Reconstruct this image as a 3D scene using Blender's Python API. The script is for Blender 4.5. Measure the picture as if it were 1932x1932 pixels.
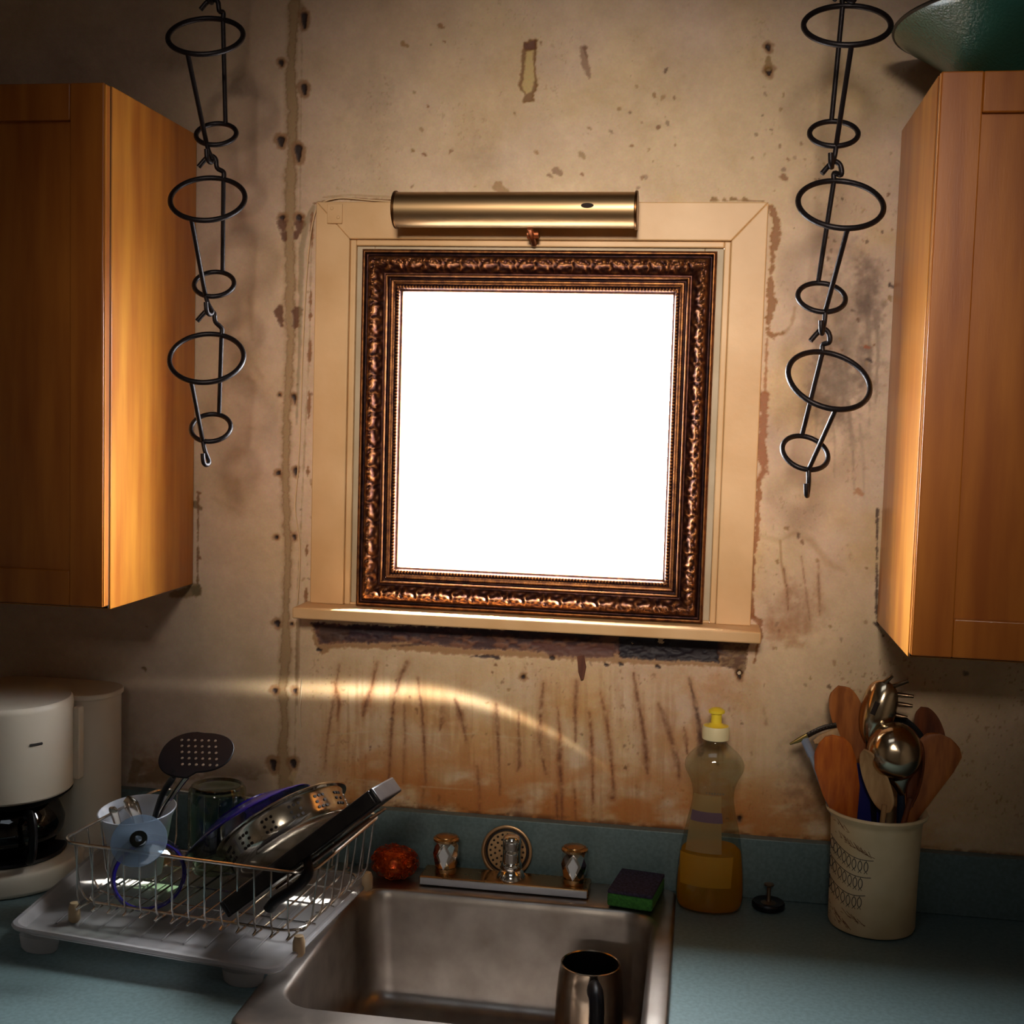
import bpy, bmesh, math, random
import numpy as np
from mathutils import Vector, Matrix
random.seed(7)
PI = math.pi
for o in list(bpy.data.objects): bpy.data.objects.remove(o)
SC = bpy.context.scene
COL = SC.collection
# ------------------------------------------------------------------ camera
CAM = np.array([0.27741, -1.99142, 1.67]); YAW, PITCH, ROLL, FPX = 0.15374, -0.0741, -0.02829, 2309.1657
def rotm():
    cy, sy, cp, sp, cr, sr = math.cos(YAW), math.sin(YAW), math.cos(PITCH), math.sin(PITCH), math.cos(ROLL), math.sin(ROLL)
    return (np.array([[cy,-sy,0],[sy,cy,0],[0,0,1]]) @ np.array([[1,0,0],[0,cp,-sp],[0,sp,cp]]) @ np.array([[cr,0,sr],[0,1,0],[-sr,0,cr]]))
RM = rotm()
cd = bpy.data.cameras.new('camera'); cam = bpy.data.objects.new('camera', cd); COL.objects.link(cam)
m4 = Matrix.Identity(4)
for i in range(3):
    m4[i][0] = RM[i,0]; m4[i][1] = RM[i,2]; m4[i][2] = -RM[i,1]; m4[i][3] = CAM[i]
cam.matrix_world = m4; cd.sensor_width = 36; cd.lens = FPX/1932*36; cd.clip_start = .02
SC.camera = cam
# ------------------------------------------------------------------ light and exposure
SC.view_settings.view_transform = 'Standard'; SC.view_settings.look = 'None'
SC.view_settings.exposure = 0.0; SC.view_settings.gamma = 1; SC.view_settings.use_curve_mapping = False
w = bpy.data.worlds.new('sky'); SC.world = w; w.use_nodes = True
bg = w.node_tree.nodes['Background']; bg.inputs[0].default_value = (.97, .97, 1.0, 1)
_n = w.node_tree.nodes; _l = w.node_tree.links; _t = _n.new('ShaderNodeTexCoord'); _s = _n.new('ShaderNodeSeparateXYZ'); _r = _n.new('ShaderNodeMapRange')   # bright hazy sky over dimmer ground
_r.inputs[1].default_value = -.25; _r.inputs[2].default_value = .10; _r.inputs[3].default_value = 14; _r.inputs[4].default_value = 62
_l.new(_t.outputs['Generated'], _s.inputs[0]); _l.new(_s.outputs['Z'], _r.inputs[0]); _l.new(_r.outputs[0], bg.inputs[1])
def lamp(name, kind, loc, target, energy, color, **kw):
    d = bpy.data.lights.new(name, kind); o = bpy.data.objects.new(name, d); COL.objects.link(o)
    o.location = loc; o.rotation_euler = (Vector(target)-Vector(loc)).to_track_quat('-Z', 'Y').to_euler()
    d.energy = energy; d.color = color
    for k, v in kw.items(): setattr(d, k, v)
    return o
SUN = Vector((-.69, -.365, -1)).normalized()
lamp('sun', 'SUN', (3, 2, 4), Vector((3,2,4))+SUN, 60, (1, .93, .82), angle=.009)
pw = lamp('window_daylight', 'AREA', (0, .10, 1.66), (0, -1, 1.66), 1, (1,1,1), shape='RECTANGLE', size=.62, size_y=.62); pw.data.cycles.is_portal = True
lamp('room_fill_beam', 'AREA', (.25, -2.9, 2.45), (.08, 0, 1.72), 2.75, (1, .88, .74), shape='RECTANGLE', size=.45, size_y=.35, spread=math.radians(30))  # added beam for the room's light, narrowed so the wall's corners fall dark
lamp('ceiling_light', 'AREA', (.1, -1.55, 2.70), (.1, -1.2, 0), 1.6, (.80, .90, 1), shape='RECTANGLE', size=.8, size_y=.5)
def add_streak_spot():      # added spot lamp, shaped into a curved streak like sun off the steel pan
    d = bpy.data.lights.new('streak_spot', 'SPOT'); o = bpy.data.objects.new('streak_spot', d); COL.objects.link(o)
    o.location = (-.235, -.33, 1.175); o.rotation_euler = (math.pi/2, 0, 0); d.energy = 1.0; d.color = (1, .93, .78); d.spot_size = math.radians(160); d.spot_blend = .3; d.shadow_soft_size = .004
    d.use_nodes = True; N = d.node_tree.nodes; L = d.node_tree.links; em = N['Emission']
    tc = N.new('ShaderNodeTexCoord'); sp = N.new('ShaderNodeSeparateXYZ'); L.new(tc.outputs['Normal'], sp.inputs[0])
    def ma(op, a, b=None, c=None):
        n = N.new('ShaderNodeMath'); n.operation = op
        for i, q in enumerate((a, b, c)):
            if q is None: continue
            if isinstance(q, (int, float)): n.inputs[i].default_value = q
            else: L.new(q, n.inputs[i])
        return n.outputs[0]
    az = ma('ABSOLUTE', sp.outputs['Z']); SG = 1.0
    x = ma('MULTIPLY', ma('DIVIDE', sp.outputs['X'], az), SG*.33); y = ma('MULTIPLY', ma('DIVIDE', sp.outputs['Y'], az), SG*.33)   # offsets on the wall in metres
    xr = ma('MAXIMUM', ma('SUBTRACT', x, .04), 0.0); f = ma('MULTIPLY_ADD', ma('MULTIPLY', xr, xr), -1.05, ma('MULTIPLY_ADD', x, .03, .033))
    wd = ma('MULTIPLY_ADD', xr, -.022, .0125); e = ma('DIVIDE', ma('SUBTRACT', y, f), wd); g = ma('EXPONENT', ma('MULTIPLY', ma('MULTIPLY', e, e), -1.0))
    fl = ma('EXPONENT', ma('MULTIPLY', ma('POWER', ma('DIVIDE', ma('ABSOLUTE', ma('SUBTRACT', x, .05)), .27), 4.0), -1.0)); fa = ma('MULTIPLY_ADD', ma('EXPONENT', ma('MULTIPLY', ma('POWER', ma('DIVIDE', ma('ABSOLUTE', ma('SUBTRACT', x, -.10)), .42), 4.0), -1.0)), .12, fl)
    L.new(ma('MULTIPLY', ma('MULTIPLY', g, fa), 9.0), em.inputs['Strength'])
add_streak_spot()
# ------------------------------------------------------------------ helpers
ORG = {}
def P(u, v, y):                      # the point of the plane y=const seen at a photo pixel
    d = RM @ np.array([(u-966)/FPX, 1, -(v-966)/FPX]); t = (y-CAM[1])/d[1]; return Vector(CAM+t*d)
def PZ(u, v, z):
    d = RM @ np.array([(u-966)/FPX, 1, -(v-966)/FPX]); t = (z-CAM[2])/d[2]; return Vector(CAM+t*d)
def tagit(o, label=None, cat=None, group=None, kind=None):
    if label: o['label'] = label
    if cat: o['category'] = cat
    if group: o['group'] = group
    if kind: o['kind'] = kind
    return o
def thing(name, loc, label=None, cat=None, group=None, kind=None):
    o = bpy.data.objects.new(name, None); COL.objects.link(o); o.location = loc; o.empty_display_size = .03
    ORG[o.name] = Vector(loc); return tagit(o, label, cat, group, kind)
def bas(ax, ref=None):
    ax = Vector(ax).normalized()
    if ref is None: ref = Vector((0,0,1)) if abs(ax.z) < .9 else Vector((1,0,0))
    ref = Vector(ref); x = (ref - ax*ref.dot(ax)).normalized(); y = ax.cross(x); return x, y, ax
class MB:
    def __init__(s): s.v = []; s.f = []; s.sm = []
    def add(s, vs, fs, smooth=True):
        b = len(s.v); s.v += [Vector(p) for p in vs]; s.f += [tuple(b+i for i in f) for f in fs]; s.sm += [smooth]*len(fs); return s
    def box(s, x0, x1, y0, y1, z0, z1, rot=None):
        vs = [(x,y,z) for z in (z0,z1) for y in (y0,y1) for x in (x0,x1)]
        if rot: vs = [rot @ Vector(p) for p in vs]
        return s.add(vs, [(0,2,3,1),(4,5,7,6),(0,1,5,4),(2,6,7,3),(0,4,6,2),(1,3,7,5)], False)
    def tube(s, pts, r, n=8, closed=False, cap=True, flat=None):
        pts = [Vector(p) for p in pts]; N = len(pts); rs = r if isinstance(r, (list, tuple)) else [r]*N
        tang = []
        for i in range(N):
            a = pts[(i-1) % N] if (closed or i > 0) else pts[0]; b = pts[(i+1) % N] if (closed or i < N-1) else pts[-1]
            t = (b-a); tang.append(t.normalized() if t.length > 1e-9 else Vector((0,0,1)))
        x, y, _ = bas(tang[0]); vs = []
        for i in range(N):
            t = tang[i]; x = (x - t*x.dot(t)).normalized(); y = t.cross(x)
            for k in range(n):
                a = 2*PI*k/n; vs.append(pts[i] + x*(rs[i]*math.cos(a)) + y*(rs[i]*math.sin(a)*(flat or 1)))
        fs = []
        for i in range(N if closed else N-1):
            j = (i+1) % N
            for k in range(n): fs.append((i*n+k, i*n+(k+1)%n, j*n+(k+1)%n, j*n+k))
        if cap and not closed: fs.append(tuple(range(n-1,-1,-1))); fs.append(tuple(range((N-1)*n, N*n)))
        return s.add(vs, fs)
    def lathe(s, prof, org, ax=(0,0,1), n=48, ref=None, sx=1, sy=1, cap0=False, cap1=False):
        x, y, z = bas(ax, ref); org = Vector(org); vs = []
        for r, h in prof:
            for k in range(n):
                a = 2*PI*k/n; vs.append(org + x*(r*sx*math.cos(a)) + y*(r*sy*math.sin(a)) + z*h)
        fs = [(i*n+k, i*n+(k+1)%n, (i+1)*n+(k+1)%n, (i+1)*n+k) for i in range(len(prof)-1) for k in range(n)]
        if cap0: fs.append(tuple(range(n-1,-1,-1)))
        if cap1: fs.append(tuple(range((len(prof)-1)*n, len(prof)*n)))
        return s.add(vs, fs)
    def grid(s, fn, nu, nv, closeu=False):
        vs = [fn(i/(nu if closeu else nu-1), j/(nv-1)) for j in range(nv) for i in range(nu)]
        fs = [(j*nu+i, j*nu+(i+1)%nu, (j+1)*nu+(i+1)%nu, (j+1)*nu+i) for j in range(nv-1) for i in range(nu if closeu else nu-1)]
        return s.add(vs, fs)
    def prism(s, outline, d, f):      # outline: 2-D points mapped by f(a, b, t), t = 0 or 1
        n = len(outline); vs = [f(a, b, 0) for a, b in outline] + [f(a, b, 1) for a, b in outline]
        return s.add(vs, [tuple(range(n-1,-1,-1)), tuple(range(n, 2*n))] + [(i, (i+1)%n, n+(i+1)%n, n+i) for i in range(n)], False)
    def build(s, name, mat, parent=None, org=None, bevel=0, solid=0, sub=0, label=None, ang=40):
        og = ORG[parent.name] if parent is not None else Vector(org if org is not None else (0,0,0))
        me = bpy.data.meshes.new(name); me.from_pydata([tuple(p-og) for p in s.v], [], s.f)
        bm = bmesh.new(); bm.from_mesh(me); bmesh.ops.recalc_face_normals(bm, faces=bm.faces); bm.to_mesh(me); bm.free()
        me.polygons.foreach_set('use_smooth', [True]*len(me.polygons))
        try: me.set_sharp_from_angle(angle=math.radians(ang))
        except Exception: pass
        me.materials.append(mat); o = bpy.data.objects.new(name, me); COL.objects.link(o)
        if parent is not None: o.parent = parent
        else: o.location = og
        ORG[o.name] = og
        if solid:
            m = o.modifiers.new('solid', 'SOLIDIFY'); m.thickness = solid; m.offset = 0
        if bevel:
            m = o.modifiers.new('bevel', 'BEVEL'); m.width = bevel; m.segments = 3; m.limit_method = 'ANGLE'; m.angle_limit = math.radians(35)
        if sub:
            m = o.modifiers.new('sub', 'SUBSURF'); m.levels = sub; m.render_levels = sub
        if label: o['label'] = label
        return o
def circ(c, e1, e2, r, n=40, a0=0, a1=2*PI, closed=True):
    c, e1, e2 = Vector(c), Vector(e1), Vector(e2)
    return [c + e1*(r*math.cos(a0+(a1-a0)*i/(n if closed else n-1))) + e2*(r*math.sin(a0+(a1-a0)*i/(n if closed else n-1))) for i in range(n)]
def bez(pts, n=8):                     # smooth curve through points
    pts = [Vector(p) for p in pts]; out = []
    for i in range(len(pts)-1):
        p0 = pts[max(i-1,0)]; p1 = pts[i]; p2 = pts[i+1]; p3 = pts[min(i+2, len(pts)-1)]
        for k in range(n):
            t = k/n; out.append(.5*((2*p1)+(p2-p0)*t+(2*p0-5*p1+4*p2-p3)*t*t+(3*p1-p0-3*p2+p3)*t**3))
    out.append(pts[-1]); return out
def lin(c):
    return tuple(((x/255)/12.92 if x/255 <= .04045 else ((x/255+.055)/1.055)**2.4) for x in c)
def M(name, col, rough=.5, metal=0, col2=None, ns=12, amp=1, stretch=(1,1,1), bump=0, bs=60, trans=0, ior=1.45, alpha=1, coat=0, aniso=0, rough2=None, spec=.5, det=4, sss=0, thr=None):
    m = bpy.data.materials.new(name); m.use_nodes = True; nt = m.node_tree; N = nt.nodes; L = nt.links
    b = N['Principled BSDF']; c = lin(col)+(1,)
    b.inputs['Base Color'].default_value = c; b.inputs['Roughness'].default_value = rough; b.inputs['Metallic'].default_value = metal
    b.inputs['Transmission Weight'].default_value = trans; b.inputs['IOR'].default_value = ior; b.inputs['Alpha'].default_value = alpha
    b.inputs['Coat Weight'].default_value = coat; b.inputs['Coat Roughness'].default_value = .15; b.inputs['Anisotropic'].default_value = aniso
    b.inputs['Specular IOR Level'].default_value = spec
    if sss: b.inputs['Subsurface Weight'].default_value = sss; b.inputs['Subsurface Radius'].default_value = (.01,.008,.006)
    if col2 or bump or rough2 is not None:
        tc = N.new('ShaderNodeTexCoord'); mp = N.new('ShaderNodeMapping'); L.new(tc.outputs['Object'], mp.inputs[0]); mp.inputs['Scale'].default_value = stretch
        n = N.new('ShaderNodeTexNoise'); n.inputs['Scale'].default_value = ns; n.inputs['Detail'].default_value = det; L.new(mp.outputs[0], n.inputs[0])
        r = N.new('ShaderNodeMapRange'); t = thr or (.35, .65); r.inputs[1].default_value = t[0]; r.inputs[2].default_value = t[1]; L.new(n.outputs[0], r.inputs[0])
        if col2:
            x = N.new('ShaderNodeMix'); x.data_type = 'RGBA'; x.inputs['A'].default_value = c; x.inputs['B'].default_value = lin(col2)+(1,)
            L.new(r.outputs[0], x.inputs['Factor']); L.new(x.outputs['Result'], b.inputs['Base Color'])
        if rough2 is not None:
            q = N.new('ShaderNodeMapRange'); q.inputs[3].default_value = rough; q.inputs[4].default_value = rough2; L.new(r.outputs[0], q.inputs[0]); L.new(q.outputs[0], b.inputs['Roughness'])
        if bump:
            n2 = N.new('ShaderNodeTexNoise'); n2.inputs['Scale'].default_value = bs; n2.inputs['Detail'].default_value = 3; L.new(mp.outputs[0], n2.inputs[0])
            bp = N.new('ShaderNodeBump'); bp.inputs['Strength'].default_value = bump; bp.inputs['Distance'].default_value = .002; L.new(n2.outputs[0], bp.inputs['Height']); L.new(bp.outputs[0], b.inputs['Normal'])
    return m
def GL(name, tint, rough=.03, refl=.25, body=0.0, bodycol=(200,200,200)):   # thin clear glass / plastic: tinted see-through with fresnel gloss
    m = bpy.data.materials.new(name); m.use_nodes = True; nt = m.node_tree; N = nt.nodes; L = nt.links; N.remove(N['Principled BSDF'])
    out = N['Material Output']; t = N.new('ShaderNodeBsdfTransparent'); t.inputs[0].default_value = lin(tint)+(1,)
    g = N.new('ShaderNodeBsdfGlossy'); g.inputs['Roughness'].default_value = rough
    fr = N.new('ShaderNodeLayerWeight'); pw5 = N.new('ShaderNodeMath'); pw5.operation = 'POWER'; pw5.inputs[1].default_value = 4; L.new(fr.outputs['Facing'], pw5.inputs[0])
    mr = N.new('ShaderNodeMath'); mr.operation = 'MULTIPLY_ADD'; mr.inputs[1].default_value = min(1, refl*2.2); mr.inputs[2].default_value = refl*.16; mr.use_clamp = True; L.new(pw5.outputs[0], mr.inputs[0])
    base = t.outputs[0]
    if body > 0:
        d = N.new('ShaderNodeBsdfDiffuse'); d.inputs[0].default_value = lin(bodycol)+(1,); tl = N.new('ShaderNodeBsdfTranslucent'); tl.inputs[0].default_value = lin(bodycol)+(1,)
        a = N.new('ShaderNodeMixShader'); a.inputs[0].default_value = .5; L.new(d.outputs[0], a.inputs[1]); L.new(tl.outputs[0], a.inputs[2])
        c = N.new('ShaderNodeMixShader'); c.inputs[0].default_value = body; L.new(t.outputs[0], c.inputs[1]); L.new(a.outputs[0], c.inputs[2]); base = c.outputs[0]
    x = N.new('ShaderNodeMixShader'); L.new(mr.outputs[0], x.inputs[0]); L.new(base, x.inputs[1]); L.new(g.outputs[0], x.inputs[2]); L.new(x.outputs[0], out.inputs[0])
    return m
# materials
m_trim = M('painted trim', (220,181,134), .45, col2=(204,162,112), ns=7, bump=.15, bs=90)
m_stop = M('painted stop', (186,166,138), .5, col2=(168,148,118), ns=9)
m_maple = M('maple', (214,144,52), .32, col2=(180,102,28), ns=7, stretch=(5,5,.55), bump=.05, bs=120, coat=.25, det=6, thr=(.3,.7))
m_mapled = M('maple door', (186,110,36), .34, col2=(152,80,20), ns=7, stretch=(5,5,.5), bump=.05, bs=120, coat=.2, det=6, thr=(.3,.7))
m_gap = M('dark gap', (30,16,8), .8)
m_lam = M('teal laminate', (100,120,122), .42, col2=(88,107,109), ns=160, det=2, bump=.03, bs=300)
m_steel = M('brushed steel', (182,174,166), .3, 1, col2=(150,140,132), ns=18, stretch=(1,1,1), rough2=.42, bump=.04, bs=400, thr=(.3,.75))
m_chrome = M('chrome', (222,218,212), .07, 1, rough2=.16, ns=30)
m_chromeb = M('worn chrome', (176,140,96), .22, 1, rough2=.35, ns=30)
m_wire = M('steel wire', (206,200,194), .22, 1)
m_iron = M('black iron', (34,28,30), .42, .6, bump=.2, bs=200)
m_black = M('black plastic', (14,13,18), .42, spec=.3)
m_blackp = M('black nonstick', (26,24,28), .28, .2, col2=(44,40,40), ns=40)
m_white = M('white plastic', (214,204,186), .4)
m_cup = M('cup plastic', (196,202,212), .4, sss=.1)
m_navy = M('navy glaze', (20,10,84), .16, coat=.5)
m_brass = M('aged brass', (178,148,110), .36, 1, col2=(158,126,90), ns=20, stretch=(.3,3,3), rough2=.4)
m_brassd = M('dark brass edge', (90,60,34), .35, 1)
m_glass = GL('clear glass', (236,240,236), .02, .3)
m_pane = GL('window glass', (250,252,252), .02, .2)
m_trayp = GL('frosted tray plastic', (222,222,222), .25, .10, .62, (208,204,204))
m_green = M('green enamel', (40,92,80), .22, .0, bump=.5, bs=260, coat=.5)

# ------------------------------------------------------------------ the window wall, its relief and its stains
HX0, HX1, HZ0, HZ1 = -.300, .298, 1.350, 1.958
def lattice(seed): return np.random.RandomState(seed).rand(256, 256)
LAT = [lattice(i) for i in range(8)]
def vn(x, y, s):
    g = LAT[s % 8]; xi = np.floor(x).astype(int); yi = np.floor(y).astype(int); fx = x-xi; fy = y-yi
    fx = fx*fx*(3-2*fx); fy = fy*fy*(3-2*fy); a = g[yi % 256, xi % 256]; b = g[yi % 256, (xi+1) % 256]; c = g[(yi+1) % 256, xi % 256]; d = g[(yi+1) % 256, (xi+1) % 256]
    return (a*(1-fx)+b*fx)*(1-fy)+(c*(1-fx)+d*fx)*fy
def fbm(x, y, s=0, o=4):
    t = 0; a = .5; n = 0
    for i in range(o): t = t+a*vn(x*2**i+17*i, y*2**i+31*i, s+i); n += a; a *= .55
    return t/n
def wall():
    st = .0019; xs = np.arange(-.97, .861, st); zs = np.arange(.985, 2.42, st)
    xs = np.sort(np.concatenate([xs[(abs(xs-HX0) > st*.6) & (abs(xs-HX1) > st*.6)], [HX0, HX1]])); zs = np.sort(np.concatenate([zs[(abs(zs-HZ0) > st*.6) & (abs(zs-HZ1) > st*.6)], [HZ0, HZ1]]))
    X, Z = np.meshgrid(xs, zs); nx, nz = len(xs), len(zs)
    q = np.stack([X-CAM[0], np.full_like(X, -CAM[1]), Z-CAM[2]], -1) @ RM
    U = (966+FPX*q[..., 0]/q[..., 1]).ravel(); V = (966-FPX*q[..., 2]/q[..., 1]).ravel()
    C = np.zeros((U.size, 3)); H = np.zeros(U.size)
    # photo-true plaster colour: warm cream with cooler grey-pink areas
    n1 = fbm(U/260, V/260, 0); n2 = fbm(U/60, V/60, 2); n3 = fbm(U/9, V/9, 4, 3)
    base = np.array([206, 178, 142.]); pink = np.array([204, 176, 152.]); yel = np.array([200, 166, 112.])
    k = np.clip((n1-.35)/.3, 0, 1)[:, None]; C[:] = base*(1-k)+pink*k
    k = np.clip((fbm(U/150+9, V/150, 5)-.52)/.2, 0, 1)*.5*np.clip((U-500)/700, 0, 1); C[:] = C*(1-k[:, None])+yel*k[:, None]
    k = np.clip((620-U)/400, 0, 1)*np.clip((V-900)/300, 0, 1)*.6; C[:] = C*(1-k[:, None])+np.array([196, 180, 164.])*k[:, None]
    C += ((n2-.5)*26+(n3-.5)*12)[:, None]
    H += (fbm(U/14, V/14, 6, 3)-.5)*.0006+(n2-.5)*.0012
    wp1 = fbm(U/14, V/14, 1, 4)-.5; wp2 = fbm(U/5, V/5, 3, 3)-.5
    def blend(idx, k, col, h=0):
        C[idx] = C[idx]*(1-k[:, None])+np.array(col, float)*k[:, None]; H[idx] += h*k
    def box(x0, y0, x1, y1, m): return np.nonzero((U > x0-m) & (U < x1+m) & (V > y0-m) & (V < y1+m))[0]
    def segd(u, v, pts, ws):
        D = np.full(u.shape, 1e9)
        for i in range(len(pts)-1):
            (ax, ay), (bx, by) = pts[i], pts[i+1]; dx, dy = bx-ax, by-ay; t = np.clip(((u-ax)*dx+(v-ay)*dy)/(dx*dx+dy*dy+1e-9), 0, 1)
            d = np.hypot(u-ax-t*dx, v-ay-t*dy)-(ws[i]*(1-t)+ws[i+1]*t); D = np.minimum(D, d)
        return D
    def stroke(pts, w_, col, a=1, soft=2, warp=0, warpf=0, h=0, fadet=0):
        ws = list(w_) if isinstance(w_, (list, tuple)) else [w_]*len(pts); xs_, ys_ = [p[0] for p in pts], [p[1] for p in pts]
        m = max(ws)+soft*2+warp; id_ = box(min(xs_), min(ys_), max(xs_), max(ys_), m)
        if not len(id_): return
        D = segd(U[id_], V[id_], pts, ws)+wp1[id_]*warp*2+wp2[id_]*warpf*2
        k = np.clip(.5-D/(2*soft), 0, 1); k = k*k*(3-2*k)*a
        if fadet: k = k*np.clip(.55+1.6*wp1[id_]*fadet, 0, 1)
        blend(id_, k, col, h)
    def poly(pts, col, a=1, soft=1.5, warp=0, warpf=0, h=0, tex=0, texcol=None):
        xs_, ys_ = [p[0] for p in pts], [p[1] for p in pts]; id_ = box(min(xs_), min(ys_), max(xs_), max(ys_), soft*2+warp+warpf)
        if not len(id_): return
        u, v = U[id_], V[id_]; ins = np.zeros(u.shape, bool); n = len(pts)
        for i in range(n):
            (x1, y1), (x2, y2) = pts[i], pts[(i+1) % n]
            if y1 == y2: continue
            c = ((y1 > v) != (y2 > v)) & (u < (x2-x1)*(v-y1)/(y2-y1)+x1); ins ^= c
        D = segd(u, v, pts+[pts[0]], [0]*(n+1)); D = np.where(ins, -D, D)+wp1[id_]*warp*2+wp2[id_]*warpf*2
        k = np.clip(.5-D/(2*soft), 0, 1)*a
        if tex:
            t = np.clip((fbm(u/tex, v/(tex*.45), 5, 4)-.42)/.16, 0, 1)
            cc = np.array(col, float)*(1-t[:, None])+np.array(texcol, float)*t[:, None]; C[id_] = C[id_]*(1-k[:, None])+cc*k[:, None]; H[id_] += h*k*(.5+t)
        else: blend(id_, k, col, h)
        return id_, k
    BR = (120, 68, 34); RB = (150, 84, 36); OC = (176, 104, 40); DK = (48, 26, 20); TN = (158, 128, 86); SM = (96, 78, 62)
    # broad ochre stain under the sill, growing towards the splashback
    g = np.clip((V-1215)/120, 0, 1)*np.clip((U-560)/90, 0, 1)*np.clip((1470-U)/140, 0, 1); t = fbm(U/90+3, V/70, 1)
    k = g*np.clip((t-.30)/.35, 0, 1)*.50; C[:] = C*(1-k[:, None])+np.array([186, 128, 62.])*k[:, None]
    st_ = np.clip((fbm(U/9+5, V/150, 6, 3)-.50)/.16, 0, 1)*np.clip(fbm(U/60, V/60, 2)*1.6-.3, 0, 1)*g*.38; C[:] = C*(1-st_[:, None])+np.array([142, 92, 50.])*st_[:, None]
    sp2 = np.clip((fbm(U/5, V/7, 7, 2)-.73)/.06, 0, 1)*np.clip((fbm(U/80+2, V/80, 5)-.50)/.15, 0, 1)*(.18+.25*np.clip((V-1150)/100, 0, 1))*np.clip((U-560)/60, 0, 1); C[:] = C*(1-sp2[:, None])+np.array([124, 84, 50.])*sp2[:, None]; H -= sp2*.0004
    pz = np.clip((fbm(U/34+8, V/26, 3)-.56)/.10, 0, 1)*g*.35; C[:] = C*(1-pz[:, None])+np.array([214, 182, 146.])*pz[:, None]
    edge = 1526+(U-750)*.082; g = np.clip((V-(edge-150))/110, 0, 1)*np.clip((U-590)/120, 0, 1)*np.clip((1900-U)/500, 0, 1)
    k = g*np.clip((fbm(U/70, V/34, 3)-.34)/.22, 0, 1)*.72; C[:] = C*(1-k[:, None])+np.array([176, 98, 30.])*k[:, None]
    k = np.clip((V-(edge-14))/14, 0, 1)*np.clip((fbm(U/16, V/7, 2)-.38)/.2, 0, 1)*np.clip((U-640)/60, 0, 1); C[:] = C*(1-k[:, None])+np.array([86, 48, 24.])*k[:, None]; H[:] -= k*.001
    k = np.clip((V-(edge-90))/80, 0, 1)*np.clip((600-U)/90, 0, 1)*np.clip((U-225)/40, 0, 1)*np.clip((fbm(U/40, V/28, 4)-.46)/.1, 0, 1)*.5; C[:] = C*(1-k[:, None])+np.array([112, 84, 56.])*k[:, None]
    # right of the window: grey-brown water marks
    for (cx, cy, rx, ry, a, col) in ((1600, 640, 70, 170, .5, SM), (1570, 740, 50, 90, .45, SM), (1500, 1160, 60, 60, .38, BR), (1480, 1190, 40, 30, .4, RB), (1350, 1300, 70, 50, .3, OC), (1540, 1440, 70, 90, .35, SM), (1560, 1510, 80, 50, .45, BR), (1250, 130, 60, 110, .22, TN), (440, 160, 26, 30, .3, SM), (330, 110, 50, 30, .22, SM), (700, 200, 60, 120, .14, SM), (920, 300, 60, 50, .14, SM), (460, 690, 40, 50, .3, TN), (450, 930, 70, 60, .25, TN), (1210, 330, 60, 120, .16, TN), (1640, 560, 30, 80, .35, DK), (1630, 690, 18, 60, .35, DK), (300, 1440, 60, 40, .4, BR)):
        id_ = box(cx-rx, cy-ry, cx+rx, cy+ry, max(rx, ry)*.6)
        if len(id_):
            u, v = U[id_], V[id_]; d = np.hypot((u-cx)/rx, (v-cy)/ry)+wp1[id_]*1.2; k = np.clip(1.15-d, 0, 1)*a*np.clip(.3+1.4*fbm(u/22, v/44, 1), 0, 1); blend(id_, k, col)
    for (x0, y0, x1, y1, w_, a) in ((1636,560,1640,800,5,.5), (1655,590,1652,760,4,.6), (1570,770,1574,900,3,.35), (1600,760,1612,930,5,.4), (1622,800,1630,940,3,.35), (1540,735,1536,860,3,.3), (1592,640,1596,760,3,.35), (1586,690,1590,790,4,.4)):
        stroke([(x0,y0), ((x0+x1)/2+3,(y0+y1)/2), (x1,y1)], [w_, w_*.8, 1], (84,68,52), a, 3, 4, fadet=1)
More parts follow.
